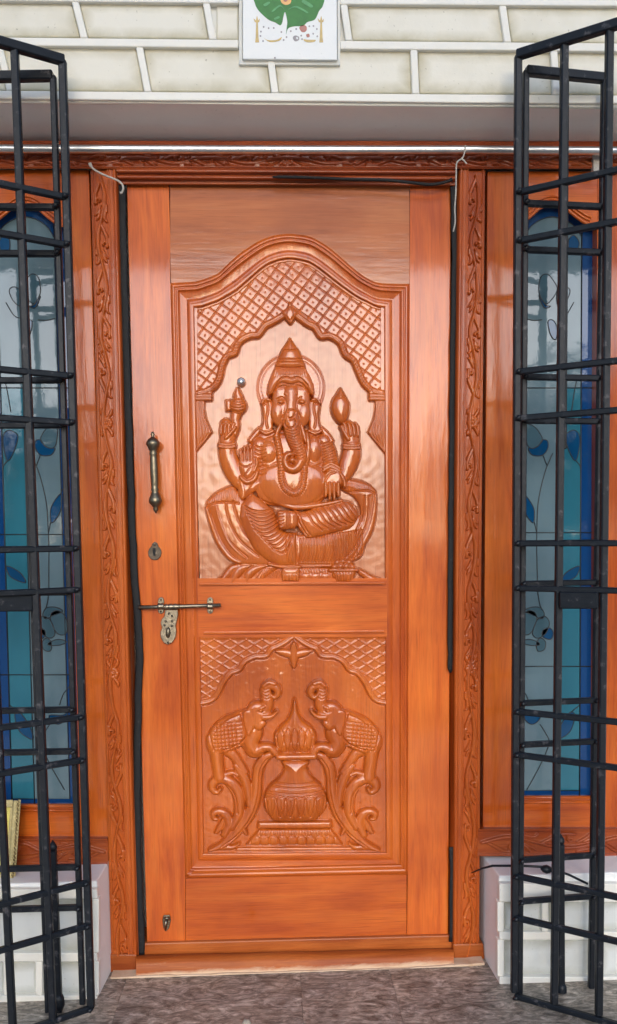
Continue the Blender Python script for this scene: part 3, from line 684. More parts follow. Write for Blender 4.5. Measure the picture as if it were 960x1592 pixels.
# ------------------------------------------------------------------ lower carved panel
def lower_panel():
    H = Relief(307, 980, 605, 1331, .66); U, V = H.U, H.V; w = (slice(None), slice(None))
    ARCH, LAT, ELE, POT, SCR, BASE, ORN = 1, 2, 3, 4, 5, 6, 7
    L = [(457,988),(443,998),(432,1004),(423,1008),(415,1018),(405,1020),(397,1020),(385,1025),(378,1031),(371,1041),(360,1045),(350,1056),(345,1064),(341,1073),(333,1085),(324,1090),(312,1092)]
    mirr = lambda pts: [(915-p[0],)+tuple(p[1:]) for p in pts]
    Rr = mirr(L)
    region = L+[(300,1092),(300,980),(610,980),(610,1092)]+Rr[:0:-1]
    ins = H.inside(region, w); H.Z[ins] = 2.4; H.I[ins] = LAT
    for ang, sp, off in ((32, 13.2, 3), (-32, 13.2, 4)):
        a = R(ang); q = -(U-457)*math.sin(a)+(V-990)*math.cos(a); dd = np.abs((q-off+sp/2) % sp-sp/2)
        H.Z[ins] += (1.0*np.exp(-(dd/1.0)**2))[ins]-.4
    H.stroke([(300,989,5),(610,987,5)], 1.5, 2.0, LAT, smooth=False)
    for p in (L, Rr):
        H.stroke([(x, y, 4.6) for x, y in p], 1.5, 3.6, ARCH); H.groove([(x, y-.5) for x, y in p], .9, .9, [ARCH])
    # hanging ornament
    H.stroke([(457,1000,3),(457,1014,7),(457,1030,5),(457,1037,2)], 4, 4.5, ORN)
    H.stroke([(430,1012,2),(442,1014,6),(457,1018,6)], 3.5, 4, ORN); H.stroke([(485,1011,2),(472,1014,6),(457,1018,6)], 3.5, 4, ORN)
    # elephants
    for mir in (False, True):
        m_ = mirr if mir else (lambda p: p)
        g = (lambda x: 915-x) if mir else (lambda x: x)
        ELE = 8 if mir else 3; SCR = 9 if mir else 5
        D = lambda pts, *a, **k: H.dome(m_(pts), *a, **k)
        K = lambda pts, *a, **k: H.stroke(m_(pts), *a, **k)
        Gv = lambda pts, *a, **k: H.groove(m_(pts), *a, **k)
        K([(334,1150,13),(337,1168,10.5),(339,1184,9.5),(341,1198,9.5),(342,1207,10.5)], 3, 7, ELE)
        K([(352,1165,10),(362,1172,8),(372,1186,7),(380,1200,7)], 2, 5, ELE)
        D([(322,1158),(325,1140),(332,1128),(345,1116),(362,1108),(380,1102),(394,1106),(402,1122),(400,1142),(392,1154),(378,1158),(362,1166),(345,1172),(330,1172)], 4, 7.5, 19, ELE)
        K([(394,1138,15),(390,1152,13),(398,1165,9.5),(410,1160,8),(420,1160,7),(428,1168,6.5)], 4, 7.5, ELE)
        K([(384,1150,10),(392,1168,8),(404,1170,6)], 3, 6, ELE)
        # head, ear, jaw
        D([(383,1104),(390,1092),(402,1088),(414,1093),(420,1102),(426,1110),(420,1116),(413,1120),(407,1130),(397,1132),(388,1124)], 7, 6, 10, ELE)
        D([(378,1106),(388,1100),(396,1110),(396,1128),(388,1142),(380,1132)], 10, 3, 5, ELE)
        K([(410,1112,5),(422,1111,4),(431,1103,2.2)], 11, 4, ELE); H.ell(g(406), 1101, 3, 2.4, 15, 2, ELE); H.groove(m_([(401,1103),(406,1105),(411,1102)]), .8, 1.4, [ELE])
        K([(408,1122,6),(403,1126,7)], 9, 4, ELE)
        # raised trunk
        K([(408,1104,11),(416,1094,9.5),(415,1080,9),(414,1069,8.5),(420,1064,7.5),(429,1067,6.5),(432,1076,5.6),(427,1082,4.6),(421,1078,3.4)], 6.5, 6, ELE)
        K([(411,1064,3.5),(418,1059,4),(427,1061,3.5)], 10.5, 3, ELE)
        for k_ in range(4): Gv([(404+k_*1, 1066+k_*5), (412+k_*1, 1070+k_*5), (419, 1068+k_*5)], .7, 1, [ELE])
        K([(405,1098,2.4),(411,1096,2.6)], 12, 2, ELE)
        # blanket
        D([(337,1132),(352,1117),(368,1109),(376,1108),(381,1124),(384,1142),(372,1155),(352,1163),(340,1158),(335,1145)], 10.5, 2.5, 12, ELE)
        for k_ in range(7):
            Gv([(336+k_*6, 1122), (340+k_*6, 1165)], .75, 1.3, [ELE], n=2, smooth=False) if k_ < 6 else None
            Gv([(334, 1124+k_*6), (376, 1119+k_*6)], .75, 1.3, [ELE], n=2, smooth=False)
        Gv([(375,1108),(380,1124),(383,1142),(370,1155),(350,1163)], 1.1, 2.0, [ELE])
        Gv([(326,1130),(328,1146),(334,1164)], 1, 1.8, [ELE])
        # scrolls
        K([(327,1320,3),(349,1310,6),(371,1288,8),(389,1262,9),(398,1235,9),(400,1210,8),(404,1190,8),(414,1176,7),(426,1170,5)], 2.5, 5, SCR)
        Gv([(345,1314),(372,1294),(393,1264),(402,1230),(405,1195),(416,1178)], 1, 1.8, [SCR])
        K([(362,1284,6),(372,1262,8),(372,1236,9),(362,1218,9),(347,1210,8),(334,1214,7),(331,1224,6),(338,1230,4.5),(343,1225,3)], 3, 5.5, SCR)
        Gv([(370,1262),(367,1238),(357,1222),(345,1217)], 1, 1.8, [SCR])
        K([(388,1250,5),(386,1228,7),(380,1208,8),(372,1196,7),(366,1188,3)], 2.5, 5, SCR)
        K([(350,1296,6),(356,1280,7),(352,1266,7),(342,1260,6),(333,1263,5),(334,1271,4),(339,1271,2.5)], 3, 4.5, SCR)
        K([(336,1294,2),(344,1284,5),(350,1270,3)], 2.5, 3.5, SCR)
        K([(327,1320,3),(340,1316,5),(362,1316,4),(372,1310,2)], 2, 3.5, SCR)
        K([(384,1296,2),(378,1282,5),(388,1264,5)], 2.5, 4, SCR)
        K([(352,1204,6),(362,1200,4),(370,1204,2)], 3, 4, SCR)
    # pot: vessel, neck, lip, lotus bud
    H.dome([(402,1276),(515,1275),(517,1286),(400,1287)], 4.5, 3, 5, BASE, smooth=False)
    H.dome([(404,1288),(514,1287),(524,1300),(532,1312),(383,1313),(393,1300)], 3, 4, 10, BASE, smooth=False)
    for k_ in range(10):
        x = 391+k_*14.2; H.groove([(x, 1312), (x-1+k_*.2, 1302), (x+6, 1297), (x+14, 1303), (x+13.5, 1312)], .8, 1.7, [BASE])
    for k_ in range(26): H.groove([(405+k_*4.3, 1288), (404+k_*4.4, 1297)], .8, 1.3, [BASE], n=2, smooth=False)
    H.stroke([(370,1320,3),(550,1319,3)], 1, 2.2, BASE, smooth=False)
    H.dome([(441,1180),(479,1180),(477,1192),(487,1208),(500,1220),(508,1238),(506,1256),(494,1270),(484,1274),(432,1274),(421,1268),(412,1254),(411,1238),(418,1222),(432,1209),(442,1194)], 5, 10, 30, POT)
    for y, a_ in ((1211,42),(1217,45),(1226,48),(1230,48)):
        H.groove([(459-a_, y), (459, y+4), (459+a_, y-.5)], .9, 1.8, [POT])
    for k_ in range(6):
        x = 421+k_*15.3
        H.groove([(x-7, 1238), (x-4, 1256), (x, 1266), (x+4, 1256), (x+7, 1238), (x, 1234), (x-7, 1238)], .9, 1.7, [POT]); H.groove([(x, 1240), (x, 1262)], .7, 1.0, [POT], n=2, smooth=False)
    H.stroke([(434,1174,5.5),(488,1173,5.5)], 8, 5.5, POT, smooth=False)
    H.dome([(458,1084),(464,1104),(471,1118),(484,1128),(491,1140),(490,1156),(482,1168),(436,1168),(428,1156),(427,1142),(434,1130),(446,1118),(453,1104)], 4, 9, 20, POT)
    for k_ in range(5):
        x = 436+k_*11; H.groove([(x-6, 1142), (x-4, 1156), (x, 1166)], .8, 1.6, [POT]); H.groove([(x+6, 1142), (x+4, 1156), (x, 1166)], .8, 1.6, [POT]); H.groove([(x-6, 1142), (x, 1130), (x+6, 1142)], .8, 1.6, [POT])
    gr = H.I == 0
    up_ = np.isin(H.I, (3, 8, 4, 5, 9)); H.Z[up_] *= 1.22
    H.outline_cut(None, 2.0, 2); H.blur(1)
    wv = sum(a*np.sin(U*fx+V*fy+ph) for a, fx, fy, ph in ((.12, .41, .19, 1), (.12, -.33, .43, 2), (.12, .57, -.39, 4), (.10, .65, .51, 0)))
    rn = np.random.default_rng(5); nz = np.zeros_like(U)
    for k_ in range(60):
        f_ = rn.uniform(.2, .9); a_ = rn.uniform(0, 2*math.pi); nz += .014*np.sin(U*f_*math.cos(a_)+V*f_*math.sin(a_)+rn.uniform(0, 6.3))
    H.Z += np.where(gr, nz, 0)
    H.mask = H.inside([(310,983),(601,982),(602,1327),(312,1329)], w)
    names = {0: ('carved_panel', None), 1: ('scalloped_arch', 'carved_panel'), 2: ('lattice_spandrel', 'carved_panel'), 3: ('elephant_carving', 'carved_panel'), 4: ('pot_carving', 'carved_panel'),
             8: ('elephant_carving', 'carved_panel'), 9: ('leaf_scroll', 'carved_panel'), 5: ('leaf_scroll', 'carved_panel'), 6: ('lotus_base', 'carved_panel'), 7: ('hanging_ornament', 'carved_panel')}
    o = H.build(names, ident_map, 6*S, M['wood_carve'], door)
    o['carved_panel']['label'] = 'lower carved panel with two elephants facing a lotus pot'
lower_panel()
# ------------------------------------------------------------------ door furniture
def hardware():
    Yh = -.042
    hp = [(671,1.2),(673,2.4),(675.5,3.4),(678,2.0),(680,3.2),(683,7.5),(687,10.2),(691,10.6),(695,8.4),(699,6.8),(702,5.0),(705,6.6),(708,5.2),(712,5.6),(722,5.9),(733,6.2),(744,5.9),(754,5.6),(758,5.0),(761,6.4),(764,4.8),(768,6.6),(773,8.8),(778,10.4),(782,9.4),(786,6.0),(789,3.6),(792,4.4),(795,2.2),(798,.8)]
    a, b_ = P3(237.5, 671, Yh), P3(242.8, 798, Yh)
    h = lathe('pull_handle', [((y-671)/127, r*S) for y, r in hp], a, b_, M['bronze'], door)
    for px, py in ((239, 692), (242, 779)): tube('handle_post', [P3(px, py, Yh+.004), P3(px, py, .002)], .009, M['bronze'], h)
    # keyhole plate
    pl = [(241+x, y) for x, y in ((0,842),(4,845),(5.5,850),(8.5,853),(10.5,858.5),(9,865),(4.5,870),(-1,871),(-6.5,869),(-10,864),(-10.6,857.5),(-8,852),(-5,849),(-4,845))]
    M['dark_metal'] = metal('dark_metal', (.085, .068, .052), .42, .9, (.16, .13, .1), .3, 90)
    k = prism('keyhole_plate', pl, -.006, .001, M['dark_metal'], door, bevel=.0012)
    prism('keyhole', [(240+x, y) for x, y in ((-2.2,853),(0,851.5),(2.4,853),(2.2,857),(1.6,864.5),(-1.2,864.5))], -.0068, -.004, M['keyhole'], k, bevel=0)
    lathe('rivet', [(0,.004),(.6,.003),(1,.0004)], P3(240.5,847.5,-.006), P3(240.5,847.5,-.009), M['brass'], k, 10)
    # sliding bolt
    Yb = -.022
    rod = tube('bolt_rod', [P3(216, 944.3, Yb), P3(250, 943.6, Yb), P3(300, 942.2, Yb), P3(343.5, 941.0, Yb)], 3.3*S, M['brass'], door, 14)
    for x, y in ((250.5, 942), (327, 942)):
        br = prism('bolt_bracket', [(x-5, y-6),(x-4,y-11.5),(x,y-14),(x+4,y-11.5),(x+5,y-6),(x+5,y+6),(x+4,y+10.5),(x,y+13),(x-4,y+10.5),(x-5,y+6)], -.006, .001, M['brass'], door)
        lathe('bracket_collar', [(0,.004),(.08,.0095),(.3,.0100),(.5,.0085),(.7,.0100),(.92,.0095),(1,.004)], P3(x-5.5, y+.7, Yb), P3(x+5.5, y+.5, Yb), M['brass'], br, 16)
        for dy in (-9.5, 9): lathe('rivet', [(0,.0035),(.6,.0028),(1,.0004)], P3(x, y+dy, -.006), P3(x, y+dy, -.009), M['bronze'], br, 10)
    lathe('bolt_knuckle', [(0,.003),(.03,.0088),(.12,.0092),(.2,.007),(.3,.0088),(.42,.0092),(.5,.0072),(.6,.009),(.72,.0092),(.85,.007),(.95,.0085),(1,.003)], P3(256.5, 943.4, Yb), P3(281, 942.8, Yb), M['brass'], door, 16)
    hs = [(257,948),(276.5,948),(277,956),(275,966),(273.5,973),(274.5,981),(273.5,990),(269,998),(261.5,1002.5),(254.5,999),(250,990.5),(249.5,983),(252,977),(250,968),(252,962),(256,958)]
    hp_ = prism('hasp_plate', hs, -.013, -.006, M['brass'], door, bevel=.0014)
    lathe('hasp_slot', [(0,.001),(.15,.006),(.5,.0072),(.85,.006),(1,.001)], P3(262, 975, -.015), P3(261.5, 992, -.015), M['bronze'], hp_, 14)
    for x, y in ((263,954),(268,958),(258,966),(268,966),(262,999),(256,972),(268,973)): lathe('stud', [(0,.0042),(.6,.0034),(1,.0004)], P3(x, y, -.012), P3(x, y, -.0165), M['brass'], hp_, 8)
    # peephole
    pe = lathe('peephole', [(0,.0135),(.35,.0135),(.7,.0120),(1,.0085)], P3(375.5, 594, .004), P3(375.5, 594, -.006), M['chrome'], door, 24)
    lathe('peephole_lens', [(0,.0085),(.5,.0072),(.85,.004),(1,.0006)], P3(375.5, 594, -.0055), P3(375.5, 594, -.011), M['chrome'], pe, 20)
    # little catch low on the stile
    ca = prism('floor_bolt_catch', [(254,1424),(264,1423),(266,1431),(263,1444),(258,1449),(254,1442),(252.5,1431)], -.007, .001, M['bronze'], door)
    tube('catch_loop', [P3(256,1427,-.006), P3(257,1427,-.018), P3(262,1428,-.018), P3(263,1430,-.006)], .0035, M['brass'], ca)
    tube('catch_pin', [P3(258.5,1430,-.014), P3(258,1437,-.016), P3(257.6,1446,-.012)], [.0045,.0055,.003], M['brass'], ca)
hardware()

# ------------------------------------------------------------------ the fixed frame
frame = thing('door_frame', 'brown-red wooden door frame carved with climbing vines round the big door', 'door frame', P3(450, 1500, -.02))
def vine(H, v0, v1, amp, half, ident, sw, rosettes=(), period=66., trans=False):
    """climbing vine; across = first coordinate unless trans"""
    T = (lambda a, c: (c, a)) if not trans else (lambda a, c: (a, c))
    def K(pts, *a, **k): H.stroke([T(p[0], p[1])+(p[2],) for p in pts], *a, **k)
    def G(pts, *a, **k): H.groove([T(p[0], p[1]) for p in pts], *a, **k)
    rr = np.random.default_rng(int(v0*7+v1) % 9999)
    a = v0; sgn = sw; pts = [(a, 0, 2.0)]
    while a < v1:
        L_ = period*rr.uniform(.88, 1.14); am = amp*rr.uniform(.85, 1.05); mid = a+L_/2
        if not any(abs(mid-r_) < 22 for r_ in rosettes):
            # curled leaf in the hollow of the stem
            c = -sgn*half*.36; r0 = half*.58; d_ = 1 if rr.random() < .8 else -1; cm = mid+d_*L_*.06
            sp = [(cm+d_*(r0*(1-.15*k))*math.cos(.9+k*.85), c-sgn*(r0*(1-.15*k))*math.sin(.9+k*.85), 2.5-.14*k) for k in range(6)]
            K([(mid-d_*L_*.46, sgn*am*.15, 1.2), (mid-d_*L_*.30, -sgn*half*.28, 2.6), (mid-d_*L_*.10, -sgn*half*.82, 2.7)]+sp, .8, 3.4, ident)
            G([(mid-d_*L_*.42, sgn*am*.05), (mid-d_*L_*.28, -sgn*half*.36), (mid-d_*L_*.10, -sgn*half*.84)], .6, 1.0)
            for q, (o1, o2) in enumerate(((.30, .80), (.40, .62))):
                K([(mid+d_*L_*(o1-.14), -sgn*half*.05, 1.0), (mid+d_*L_*o1, -sgn*half*.42, 2.5), (mid+d_*L_*(o1+.08), -sgn*half*(o2+.12), 1.0)], .6, 2.8, ident)
            K([(mid+L_*.30, sgn*half*.98, 1.0), (mid+L_*.16, sgn*half*.86, 2.0), (mid+L_*.44, sgn*half*.55, 2.4), (mid+L_*.52, sgn*half*.9, 1.2)], .5, 2.6, ident)
        pts += [(mid-L_*.2, sgn*am*.8, 2.7), (mid, sgn*am, 3.0), (mid+L_*.2, sgn*am*.8, 2.6), (a+L_, 0, 2.0)]
        a += L_; sgn = -sgn
    K(pts, 1.6, 3.8, ident); G([(p[0], p[1]+1.1) for p in pts], .6, .9)
    for r_ in rosettes:
        x, y = T(r_, 0); H.ell(x, y, half*.98, half*.98, .6, .6, ident)
        for k in range(8):
            th = k*math.pi/4; x, y = T(r_+6.2*math.cos(th), 6.2*math.sin(th)); H.ell(x, y, 3.6, 3.6, 1.4, 2.2, ident)
        x, y = T(r_, 0); H.ell(x, y, 3.4, 3.4, 2.2, 2.6, ident)
        for sg in (-1, 1):
            for q in (-1, 1): K([(r_+sg*8, q*2, 2), (r_+sg*15, q*7, 3), (r_+sg*21, q*8, 1)], .5, 2.6, ident)
def jamb_profile(u):
    """u from the outer edge (-15) to the door side (+27); height px"""
    h = np.zeros_like(u)
    h = np.where(u < -13.2, -2.5, h)                                   # shadow groove
    h = np.where((u >= -13.2) & (u < -10.6), 0.6, h)
    h = np.where((u >= -10.6) & (u < 10.8), -3.6, h)                    # carved channel
    h = np.where((u >= 10.8) & (u < 13.4), 1.2*np.sqrt(np.clip(1-((u-12.1)/1.3)**2, 0, 1)), h)
    h = np.where((u >= 13.4) & (u < 14.4), -1.2, h)
    h = np.where((u >= 14.4) & (u < 18.8), 0.4, h)
    h = np.where((u >= 18.8) & (u < 20.0), -1.4, h)
    h = np.where((u >= 20.0) & (u < 25.5), -1.2+2.8*np.sqrt(np.clip(1-((u-22.7)/2.8)**2, 0, 1)), h)
    h = np.where(u >= 25.5, -1.5-(u-25.5)*6, h)
    return h
for side in (0, 1):
    if side == 0:
        cy_, cxs, sg = (250, 280, 700, 1100, 1450, 1490), (155, 156, 167, 177, 187, 188), 1
        ros = (657, 1047)
    else:
        cy_, cxs, sg = (250, 280, 656, 1040, 1450, 1490), (740.5, 740, 736, 733, 731, 731), -1
        ros = (656, 1040)
    H = Relief(-15, 262, 29.5, 1486, .8)
    H.Z = jamb_profile(H.U).copy(); chan = (H.U >= -10.6) & (H.U < 10.8); base = H.Z.copy()
    H.Z = np.zeros_like(base)
    vine(H, 272, 1470, 6.0, 9.6, 1, 1 if side == 0 else -1, ros, 70)
    H.Z = np.clip(H.Z*1.25, -.8, 6.4); H.Z[~chan] = 0; H.I[~chan] = 0
    H.Z = base+H.Z
    fx = lambda V, a=cy_, b=cxs: np.interp(V, a, b)
    o = H.build({0: ('jamb', None), 1: ('vine_carving', 'jamb')}, lambda U, V, f=fx, s_=sg: (f(V)+s_*U, V), -.030, M['wood_frame'], frame)
    o['jamb']['label'] = 'left jamb' if side == 0 else 'right jamb'
    # reveal back to the door
    xa = [(cxs[1]+sg*27, 280), (cxs[2]+sg*27, 700), (cxs[3]+sg*29, 1100), (cxs[4]+sg*25.5, 1486)]
    A = [P3(x, y, -.022) for x, y in xa]; B = [v+Vector((0, .06, 0)) for v in A]
    mesh('reveal', A+B, [(i, i+1, 5+i, 4+i) for i in range(3)], M['wood_frame'], frame)
    box('jamb_core', *( (sorted((A[0].x-sg*.075, A[0].x-sg*.004))) ), -.018, .12, -.10, 2.36, M['wood_frame'], frame, 0)
# plinths under the jambs and the threshold
prism('jamb_plinth', [(171,1484),(213,1484),(212,1520),(171.5,1523)], -.034, .05, M['wood_sill'], frame, .004)
prism('jamb_plinth', [(705,1468),(752,1467),(755,1500),(706,1503)], -.034, .05, M['wood_sill'], frame, .004)
prism('threshold_step', [(214,1467),(704,1454),(706,1475),(214,1486)], -.012, .10, M['wood_sill'], frame, .004)
ZS0, ZS1 = float(at(480, 1495, -.05)[2]), float(at(480, 1512, -.07)[2])
mt = wood('rubbed_sill_wood', 'x', mid=(.42, .105, .02), dark=(.3, .06, .012), light=(.5, .15, .035), rough=.5, coat=.15, crough=.3); M['sill_worn'] = mt
t = mt.node_tree; b = t.nodes['Principled BSDF']; old = b.inputs['Base Color'].links[0].from_socket
tc = N(t, 'ShaderNodeTexCoord'); sp_ = N(t, 'ShaderNodeSeparateXYZ'); t.links.new(tc.outputs['Object'], sp_.inputs[0])
mr = N(t, 'ShaderNodeMapRange'); mr.inputs['From Min'].default_value = ZS0; mr.inputs['From Max'].default_value = ZS1; mr.inputs['To Max'].default_value = .8; t.links.new(sp_.outputs[2], mr.inputs['Value'])
nz = noise(t, mapping(t, (3, 9, 12)), 3, 7, .7, .6); ad = N(t, 'ShaderNodeMath', operation='ADD'); t.links.new(mr.outputs[0], ad.inputs[0]); t.links.new(nz, ad.inputs[1])
t.links.new(mixc(t, ramp(t, ad.outputs[0], [(.62, (0, 0, 0)), (1.0, (.9, .9, .9))]), old, (.66, .46, .30)), b.inputs['Base Color'])
def sill():
    # rounded worn front board sloping outwards to the stone
    prof = [(-.012, 1484.5, 1474), (-.036, 1487, 1476.5), (-.052, 1492, 1482), (-.060, 1500, 1490), (-.066, 1510, 1499), (-.070, 1521, 1508)]
    vs = []
    for Y, ya, yb in prof:
        for k in range(13):
            f_ = k/12; vs.append(P3(212+f_*494, ya+(yb-ya)*f_+.6*math.sin(k*2.1), Y))
    return mesh('sill_board', vs, [(j*13+i, j*13+i+1, j*13+14+i, j*13+13+i) for j in range(len(prof)-1) for i in range(12)], M['sill_worn'], frame, smooth=True)
sill()
mt = paint('pale_peeling_edge', (.70, .52, .36), (.45, .25, .12), .8, 14, .7); M['peel'] = mt
rs = np.random.default_rng(9); ex = np.linspace(172, 754, 46)
def eb(x): return float(np.interp(x, (171,300,480,640,754), (1523.5,1519,1514,1508.5,1501)))
upx = [(x, eb(x)-3.0-rs.uniform(0, 1.2)) for x in ex]
prism('peeling_edge', upx+[(x, eb(x)) for x in ex[::-1]], -.0745, -.02, mt, frame, .0015)

# head of the frame, running on over the two side windows
def head():
    H = Relief(-120, 238, 1080, 262, .8); U, V = H.U, H.V
    base = np.where(V < 241, 2.0, np.where(V < 258.5, -1.0, np.where(V < 261, 1.4, -.5))); chan = (V >= 241) & (V < 258.5)
    vine(H, -110, 1070, 4.5, 8, 1, 1, (447,), 58, trans=True)
    # trans puts 'across' on v around 0: shift by rolling into the band
    return H, base, chan
# (the vine is drawn about v = 0, so the patch is laid out with its own origin)
H = Relief(-120, -12, 1080, 13, .85); base = np.where(H.V < -9, 2.0, np.where(H.V < 8.5, -1.0, np.where(H.V < 11, 1.6, -.5))); chan = (H.V >= -9) & (H.V < 8.5)
vine(H, -110, 1070, 4.5, 8, 1, 1, (447,), 58, trans=True)
H.Z = np.clip(H.Z, -.5, 4); H.Z[~chan] = 0; H.I[~chan] = 0; H.Z += base; H.blur(1)
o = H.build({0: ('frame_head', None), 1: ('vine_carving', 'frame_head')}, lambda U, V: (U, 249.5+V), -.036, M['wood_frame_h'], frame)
hp_ = [(-.034,262.5),(-.040,264),(-.042,266.5),(-.038,269),(-.028,270),(-.026,272.5),(-.034,274),(-.036,276.5),(-.030,279),(-.018,280.5),(-.016,283),(-.020,285),(-.016,288),(.03,289)]
vs = []
for Y, y in hp_:
    ins_ = (y-262.5)*.15
    vs += [P3(181+ins_, y-1, Y), P3(711-ins_, y+1.2, Y)]
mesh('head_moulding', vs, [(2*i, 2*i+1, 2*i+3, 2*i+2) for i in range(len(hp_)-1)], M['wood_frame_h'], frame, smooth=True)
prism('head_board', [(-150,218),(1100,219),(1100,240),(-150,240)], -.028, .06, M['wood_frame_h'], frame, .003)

# ------------------------------------------------------------------ side windows
def side_window(left):
    X = (lambda x: 903-x) if left else (lambda x: x)       # drawn for the right window, mirrored for the left one
    lab = ('left side window of teal and grey leaded glass in an orange wooden surround' if left else
           'right side window of teal and grey leaded glass in an orange wooden surround')
    Yw = -.012
    f = (lambda x, y: (X(x)+(y-600)*.028+(2 if left else 0), y)) if left else (lambda x, y: (x-(y-600)*.004, y))
    root = thing('side_window', lab, 'window', P3(X(860), 1340, 0))
    y0, y1 = (264, 1304) if left else (266, 1287); g1 = 1252 if left else 1239
    q = lambda pts: [f(x, y) for x, y in pts]
    prism('inner_stile', q([(757,y0),(799,y0),(799,y1),(754,y1)]), Yw, .06, M['wood_v'], root, .0025)
    prism('outer_stile', q([(928,y0),(1000,y0),(1000,y1),(928,y1)]), Yw, .06, M['wood_v'], root, .0025)
    prism('bottom_board', q([(799.3,g1+3),(927.7,g1+3),(927.7,y1),(799.3,y1)]), Yw+.001, .06, M['wood_h'], root, .0025)
    # top board with the ogee arch cut in it
    arch = [(799,353),(806,352),(815,347),(826,338),(838,327),(848,321),(858,319),(868,321),(880,328),(892,338),(904,347),(914,352),(928,354)]
    A = [f(x, y) for x, y in arch]; n = len(A)
    for kk, (dy, Yd) in enumerate(((0, 0), )):
        vs = [P3(x, y, Yw+.001) for x, y in A]+[P3(x, y0+.5, Yw+.001) for x, y in A]+[P3(x, y, .03) for x, y in A]
        mesh('top_board', vs, [(i, i+1, n+i+1, n+i) for i in range(n-1)]+[(i, i+1, 2*n+i+1, 2*n+i) for i in range(n-1)], M['wood_h'], root)
    for off, rd in ((-3, .0045), (-9, .003), (-14, .003)):
        s_ = 1+off*-.006
        tube('arch_bead', [P3(*f(858+(x-858)*s_, y+off), Yw-.001) for x, y in [tuple(p) for p in spline(arch[1:-1], 4)]], rd, M['wood_h'], root, 8)
    bl_ = [P3(*f(x, y), Yw-.001) for x, y in ((799, g1+8), (928, g1+8))]; tube('bottom_bead', bl_, .005, M['wood_h'], root)
    bl_ = [P3(*f(x, y), Yw-.001) for x, y in ((799, g1+1), (928, g1+1))]; tube('bottom_bead', bl_, .006, M['wood_h'], root)
    # panes
    Yg = .024
    def pane(pts, mat, Y=Yg): return prism('pane', q(pts), Y, Y+.004, mat, root, 0)
    rows = [372, 603, 828 if not left else 831, 1036 if not left else 1049, g1-10]
    for a_, b_ in zip(rows[:-1], rows[1:]):
        pane([(814,a_),(869,a_),(869,b_),(814,b_)], M['g_grey']); pane([(869,a_),(904,a_),(904,b_),(869,b_)], M['g_teal'] if a_ > 500 else M['g_grey'])
    pane([(904,340),(930,340),(930,g1+2),(904,g1+2)], M['g_blue']); pane([(795,340),(814,340),(814,g1+2),(795,g1+2)], M['g_blue'])
    pane([(814,g1-10),(904,g1-10),(904,g1+2),(814,g1+2)], M['g_blue'])
    # lunette in three colours below the wooden arch
    pane([(814,372),(815,368),(824,353),(839,342),(858,337),(878,342),(894,353),(904,368),(904,372)], M['g_grey'])
    up = [(814,340),(826,325),(858,312),(890,325),(904,340),(904,368),(894,353),(878,342),(858,337),(839,342),(824,353),(815,368),(814,372)]
    pane(up, M['g_blue'])
    Yl = Yg-.001
    def lead(pts, r=.0015, sm=True):
        P = spline(pts, 6) if sm and len(pts) > 2 else pts
        return tube('lead_line', [P3(*f(x, y), Yl) for x, y in [tuple(p) for p in P]], r, M['lead'], root, 6)
    for y in rows[1:-1]: lead([(799,y),(927,y)], .0017)
    lead([(869,345),(869,g1)], .0016); lead([(904,350),(904,g1)], .0020); lead([(814,350),(814,g1-10),(904,g1-10)], .0016, False)
    lead([(815,368),(824,353),(839,342),(858,337),(878,342),(894,353),(904,368)])
    def motif(pts, mat):
        P = [tuple(p) for p in spline(pts, 5, True)]
        prism('glass_motif', q(P), Yl-.0005, Yl+.002, mat, root, 0); lead(P+[P[0]], .0016, False)
    # stems, leaves and flowers
    lead([(838,925),(836,860),(836,825),(838,780),(848,735),(860,705)]); lead([(845,708),(852,725)])
    lead([(889,640),(893,612),(897,590)]); lead([(904,740),(903,725),(896,716)]); lead([(812,760),(816,770)]); lead([(832,812),(836,830)])
    lead([(838,920),(840,935),(844,948)]); lead([(816,495),(830,498),(843,497)]); lead([(869,495),(880,490),(892,470)])
    motif([(817,662),(825,660),(836,668),(844,683),(838,692),(828,697),(820,690)], M['g_petal']); motif([(822,697),(830,697),(838,693),(844,684),(852,686),(852,698),(843,708),(828,707)], M['g_leaf'])
    motif([(879,679),(886,671),(894,669),(901,676),(902,692),(896,716),(886,702)], M['g_leaf'])
    motif([(814,768),(822,775),(830,788),(832,800),(830,813),(820,802),(814,786)], M['g_leaf'])
    motif([(873,905),(882,890),(902,880),(898,895),(885,903)], M['g_leaf'])
    motif([(852,500),(860,498),(866,510),(864,528),(856,520)], M['g_leaf'])
    for pts in ([(836,1000),(842,992),(850,998),(848,1010),(838,1012)], [(812,962),(822,950),(833,952),(836,964),(826,985),(812,984)], [(817,950),(828,944),(842,945),(848,955),(844,962),(830,956)], [(836,965),(848,958),(856,968),(850,985),(838,992),(830,985)], [(812,998),(824,994),(838,998),(840,1003),(824,1003)]):
        motif(pts, M['g_petal'])
    motif([(846,980),(856,976),(862,984),(858,994),(846,990)], M['g_leaf'])
    motif([(840,432),(850,426),(860,436),(866,450),(858,465),(848,472),(838,455)], M['g_petal']); motif([(866,455),(878,446),(886,452),(880,468),(868,476)], M['g_petal']); motif([(838,460),(848,474),(856,476),(846,478)], M['g_leaf'])
    motif([(884,372),(892,366),(900,378),(894,394),(884,388)], M['g_leaf'])
    motif([(813,1106),(822,1112),(842,1112),(838,1122),(828,1126),(818,1118)], M['g_leaf'])
    motif([(868,1148),(874,1128),(888,1108),(896,1112),(890,1135),(878,1146)], M['g_leaf'])
    lead([(842,1126),(851,1140),(856,1155),(845,1185),(822,1228)]); lead([(806,1060),(812,1070),(820,1080),(826,1096)]); lead([(889,1108),(905,1095)])
